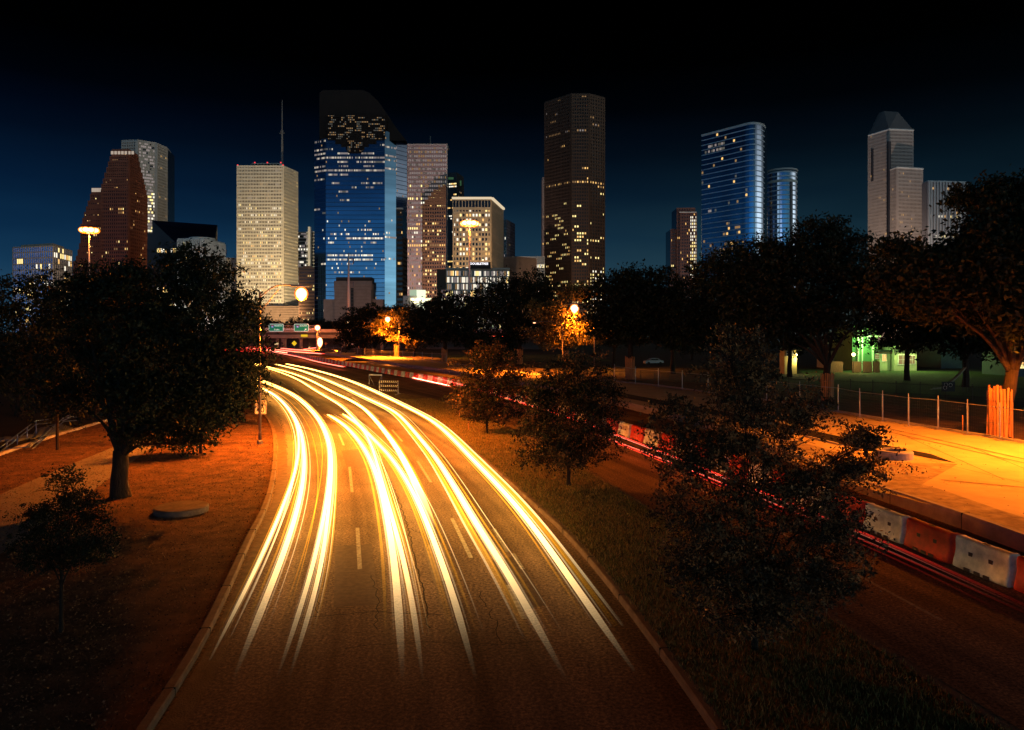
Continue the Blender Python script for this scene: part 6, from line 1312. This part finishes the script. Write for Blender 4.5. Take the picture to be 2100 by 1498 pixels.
# ------------------------------------------------------------------ stairs and railings at the left edge
root = empty('handrail', G(40, 905), 'pair of blue lit sloping handrails beside the steps at the far left', 'handrail'); o = root.location; ms = mat('bluelit_steel', (.10, .16, .30), .3, metal=.5)  # blue of the light is put into the steel colour
for dx, dy, h in ((0, 0, 1.0), (0, 0, .75), (.9, 1.6, 1.0), (.9, 1.6, .75)):
    m = MB().at(o); a, b, c_ = G(-10, 935) + Vector((dx, dy, h - .75)), G(74, 893) + Vector((dx, dy, h)), G(106, 890) + Vector((dx, dy, h)); m.tube([G(-60, 937) + Vector((dx, dy, h - .8)), a, b, c_], .035, 6); m.build('rail', ms, root, True)
for k in range(5): 
    m = MB().at(o); p = G(-10, 935).lerp(G(74, 893), k / 4); m.tube([p + Vector((0, 0, -.3)), p + Vector((0, 0, .25 + .75 * k / 4))], .03, 6); m.build('upright', ms, root)
st_ = empty('steps', G(90, 892), 'concrete landing and steps behind the thin edging kerb at the left', 'steps')
m = MB().at(st_.location); a, b, c_, e = G(62, 902), G(150, 880), G(118, 871), G(75, 882)
m.add([(p.x, p.y, .10) for p in (a, b, c_, e)] + [(p.x, p.y, -.1) for p in (a, b, c_, e)], [(0, 1, 2, 3), (0, 4, 5, 1), (1, 5, 6, 2), (3, 2, 6, 7), (0, 3, 7, 4)]); m.build('landing', mat('bluelit_concrete', (.14, .19, .26), .8, var=.2, vscale=2), st_)  # blue light on the steps is put into the concrete colour
for k in range(5):
    p = G(62, 902) + Vector((-.8 - .9 * k, -.9 - 1.1 * k, 0)); m = MB().at(st_.location); m.box(p + Vector((0, 1.5, .05 - .12 * k * 0 - .02 * k)), (1.0, 2.6, .12)); m.build('step', MATS['bluelit_concrete'], st_)
root = empty('handrail', G(150, 872), 'short pale double handrail piece right of the landing at the left', 'handrail')
for z in (.9, .7): m = MB().at(root.location); m.tube([G(128, 884) + Vector((0, 0, z)), G(152, 872) + Vector((0, 0, z))], .035, 6); m.build('rail', ms, root)

# ------------------------------------------------------------------ ground litter, grass blades, mulch chips
def scatter(name, region, n, size, mats, seed, z, blade=True, kind='stuff'):
    r = np.random.default_rng(seed); A, B = region; i = r.integers(0, len(A) - 1, n * 2); f = r.random(n * 2); u = r.random(n * 2)
    A = np.array([tuple(p)[:2] for p in A]); B = np.array([tuple(p)[:2] for p in B]); a = A[i] + (A[i + 1] - A[i]) * f[:, None]; b = B[i] + (B[i + 1] - B[i]) * f[:, None]; p = a + (b - a) * u[:, None]
    keep = r.random(n * 2) < np.clip(28 / np.maximum(p[:, 1], 8), .0, 1.0); p = p[keep][:n]; k = len(p); s = size * r.uniform(.5, 1.5, k); w = r.uniform(0, 2 * math.pi, k); dx = np.stack([np.cos(w), np.sin(w)], 1); v = np.zeros((k, 3, 3)); zz = z
    if blade:
        v[:, 0, :2] = p - dx * .012; v[:, 1, :2] = p + dx * .012; v[:, 2, :2] = p + r.normal(size=(k, 2)) * (s * .35)[:, None]; v[:, :2, 2] = zz; v[:, 2, 2] = zz + s
    else:
        dy = np.stack([-dx[:, 1], dx[:, 0]], 1); v[:, 0, :2] = p; v[:, 1, :2] = p + dx * s[:, None]; v[:, 2, :2] = p + dy * (s * .4)[:, None]; v[:, :, 2] = zz + r.uniform(.003, .05, (k, 3))
    me = bpy.data.meshes.new(name); me.vertices.add(k * 3); me.vertices.foreach_set('co', v.reshape(-1)); me.loops.add(k * 3); me.loops.foreach_set('vertex_index', np.arange(k * 3)); me.polygons.add(k); me.polygons.foreach_set('loop_start', np.arange(0, k * 3, 3)); me.polygons.foreach_set('loop_total', np.full(k, 3))
    for m in mats: me.materials.append(m)
    me.polygons.foreach_set('material_index', r.integers(0, len(mats), k).astype(np.int32)); me.update(); o = link(name, me); o['kind'] = kind; return o
nn_ = [i for i in range(len(ml)) if ml[i].y < 75]
scatter('grass', ([ml[i] for i in nn_], [mr[i] for i in nn_]), 90000, .075, [mat('blade_green', (.24, .22, .05), .7), mat('blade_dry', (.48, .30, .10), .8), mat('blade_dark', (.08, .08, .02), .8)], 4, .14)
va = resample(V1, 120); vb = resample(Lv, 120)
scatter('mulch_chips', (va, vb), 110000, .045, [mat('chip_brown', (.19, .09, .045), .9), mat('chip_dark', (.04, .02, .012), .9), mat('chip_pale', (.30, .18, .10), .9)], 6, .057, blade=False)
scatter('fallen_leaves', (rk, bk), 4000, .07, [mat('chip_dark2', (.06, .03, .012), .9)], 8, .51, blade=False)
scatter('fallen_leaves', (ml, offset(ml, -1.2)), 1800, .06, [MATS['chip_brown'], MATS['chip_dark']], 9, .004, blade=False)
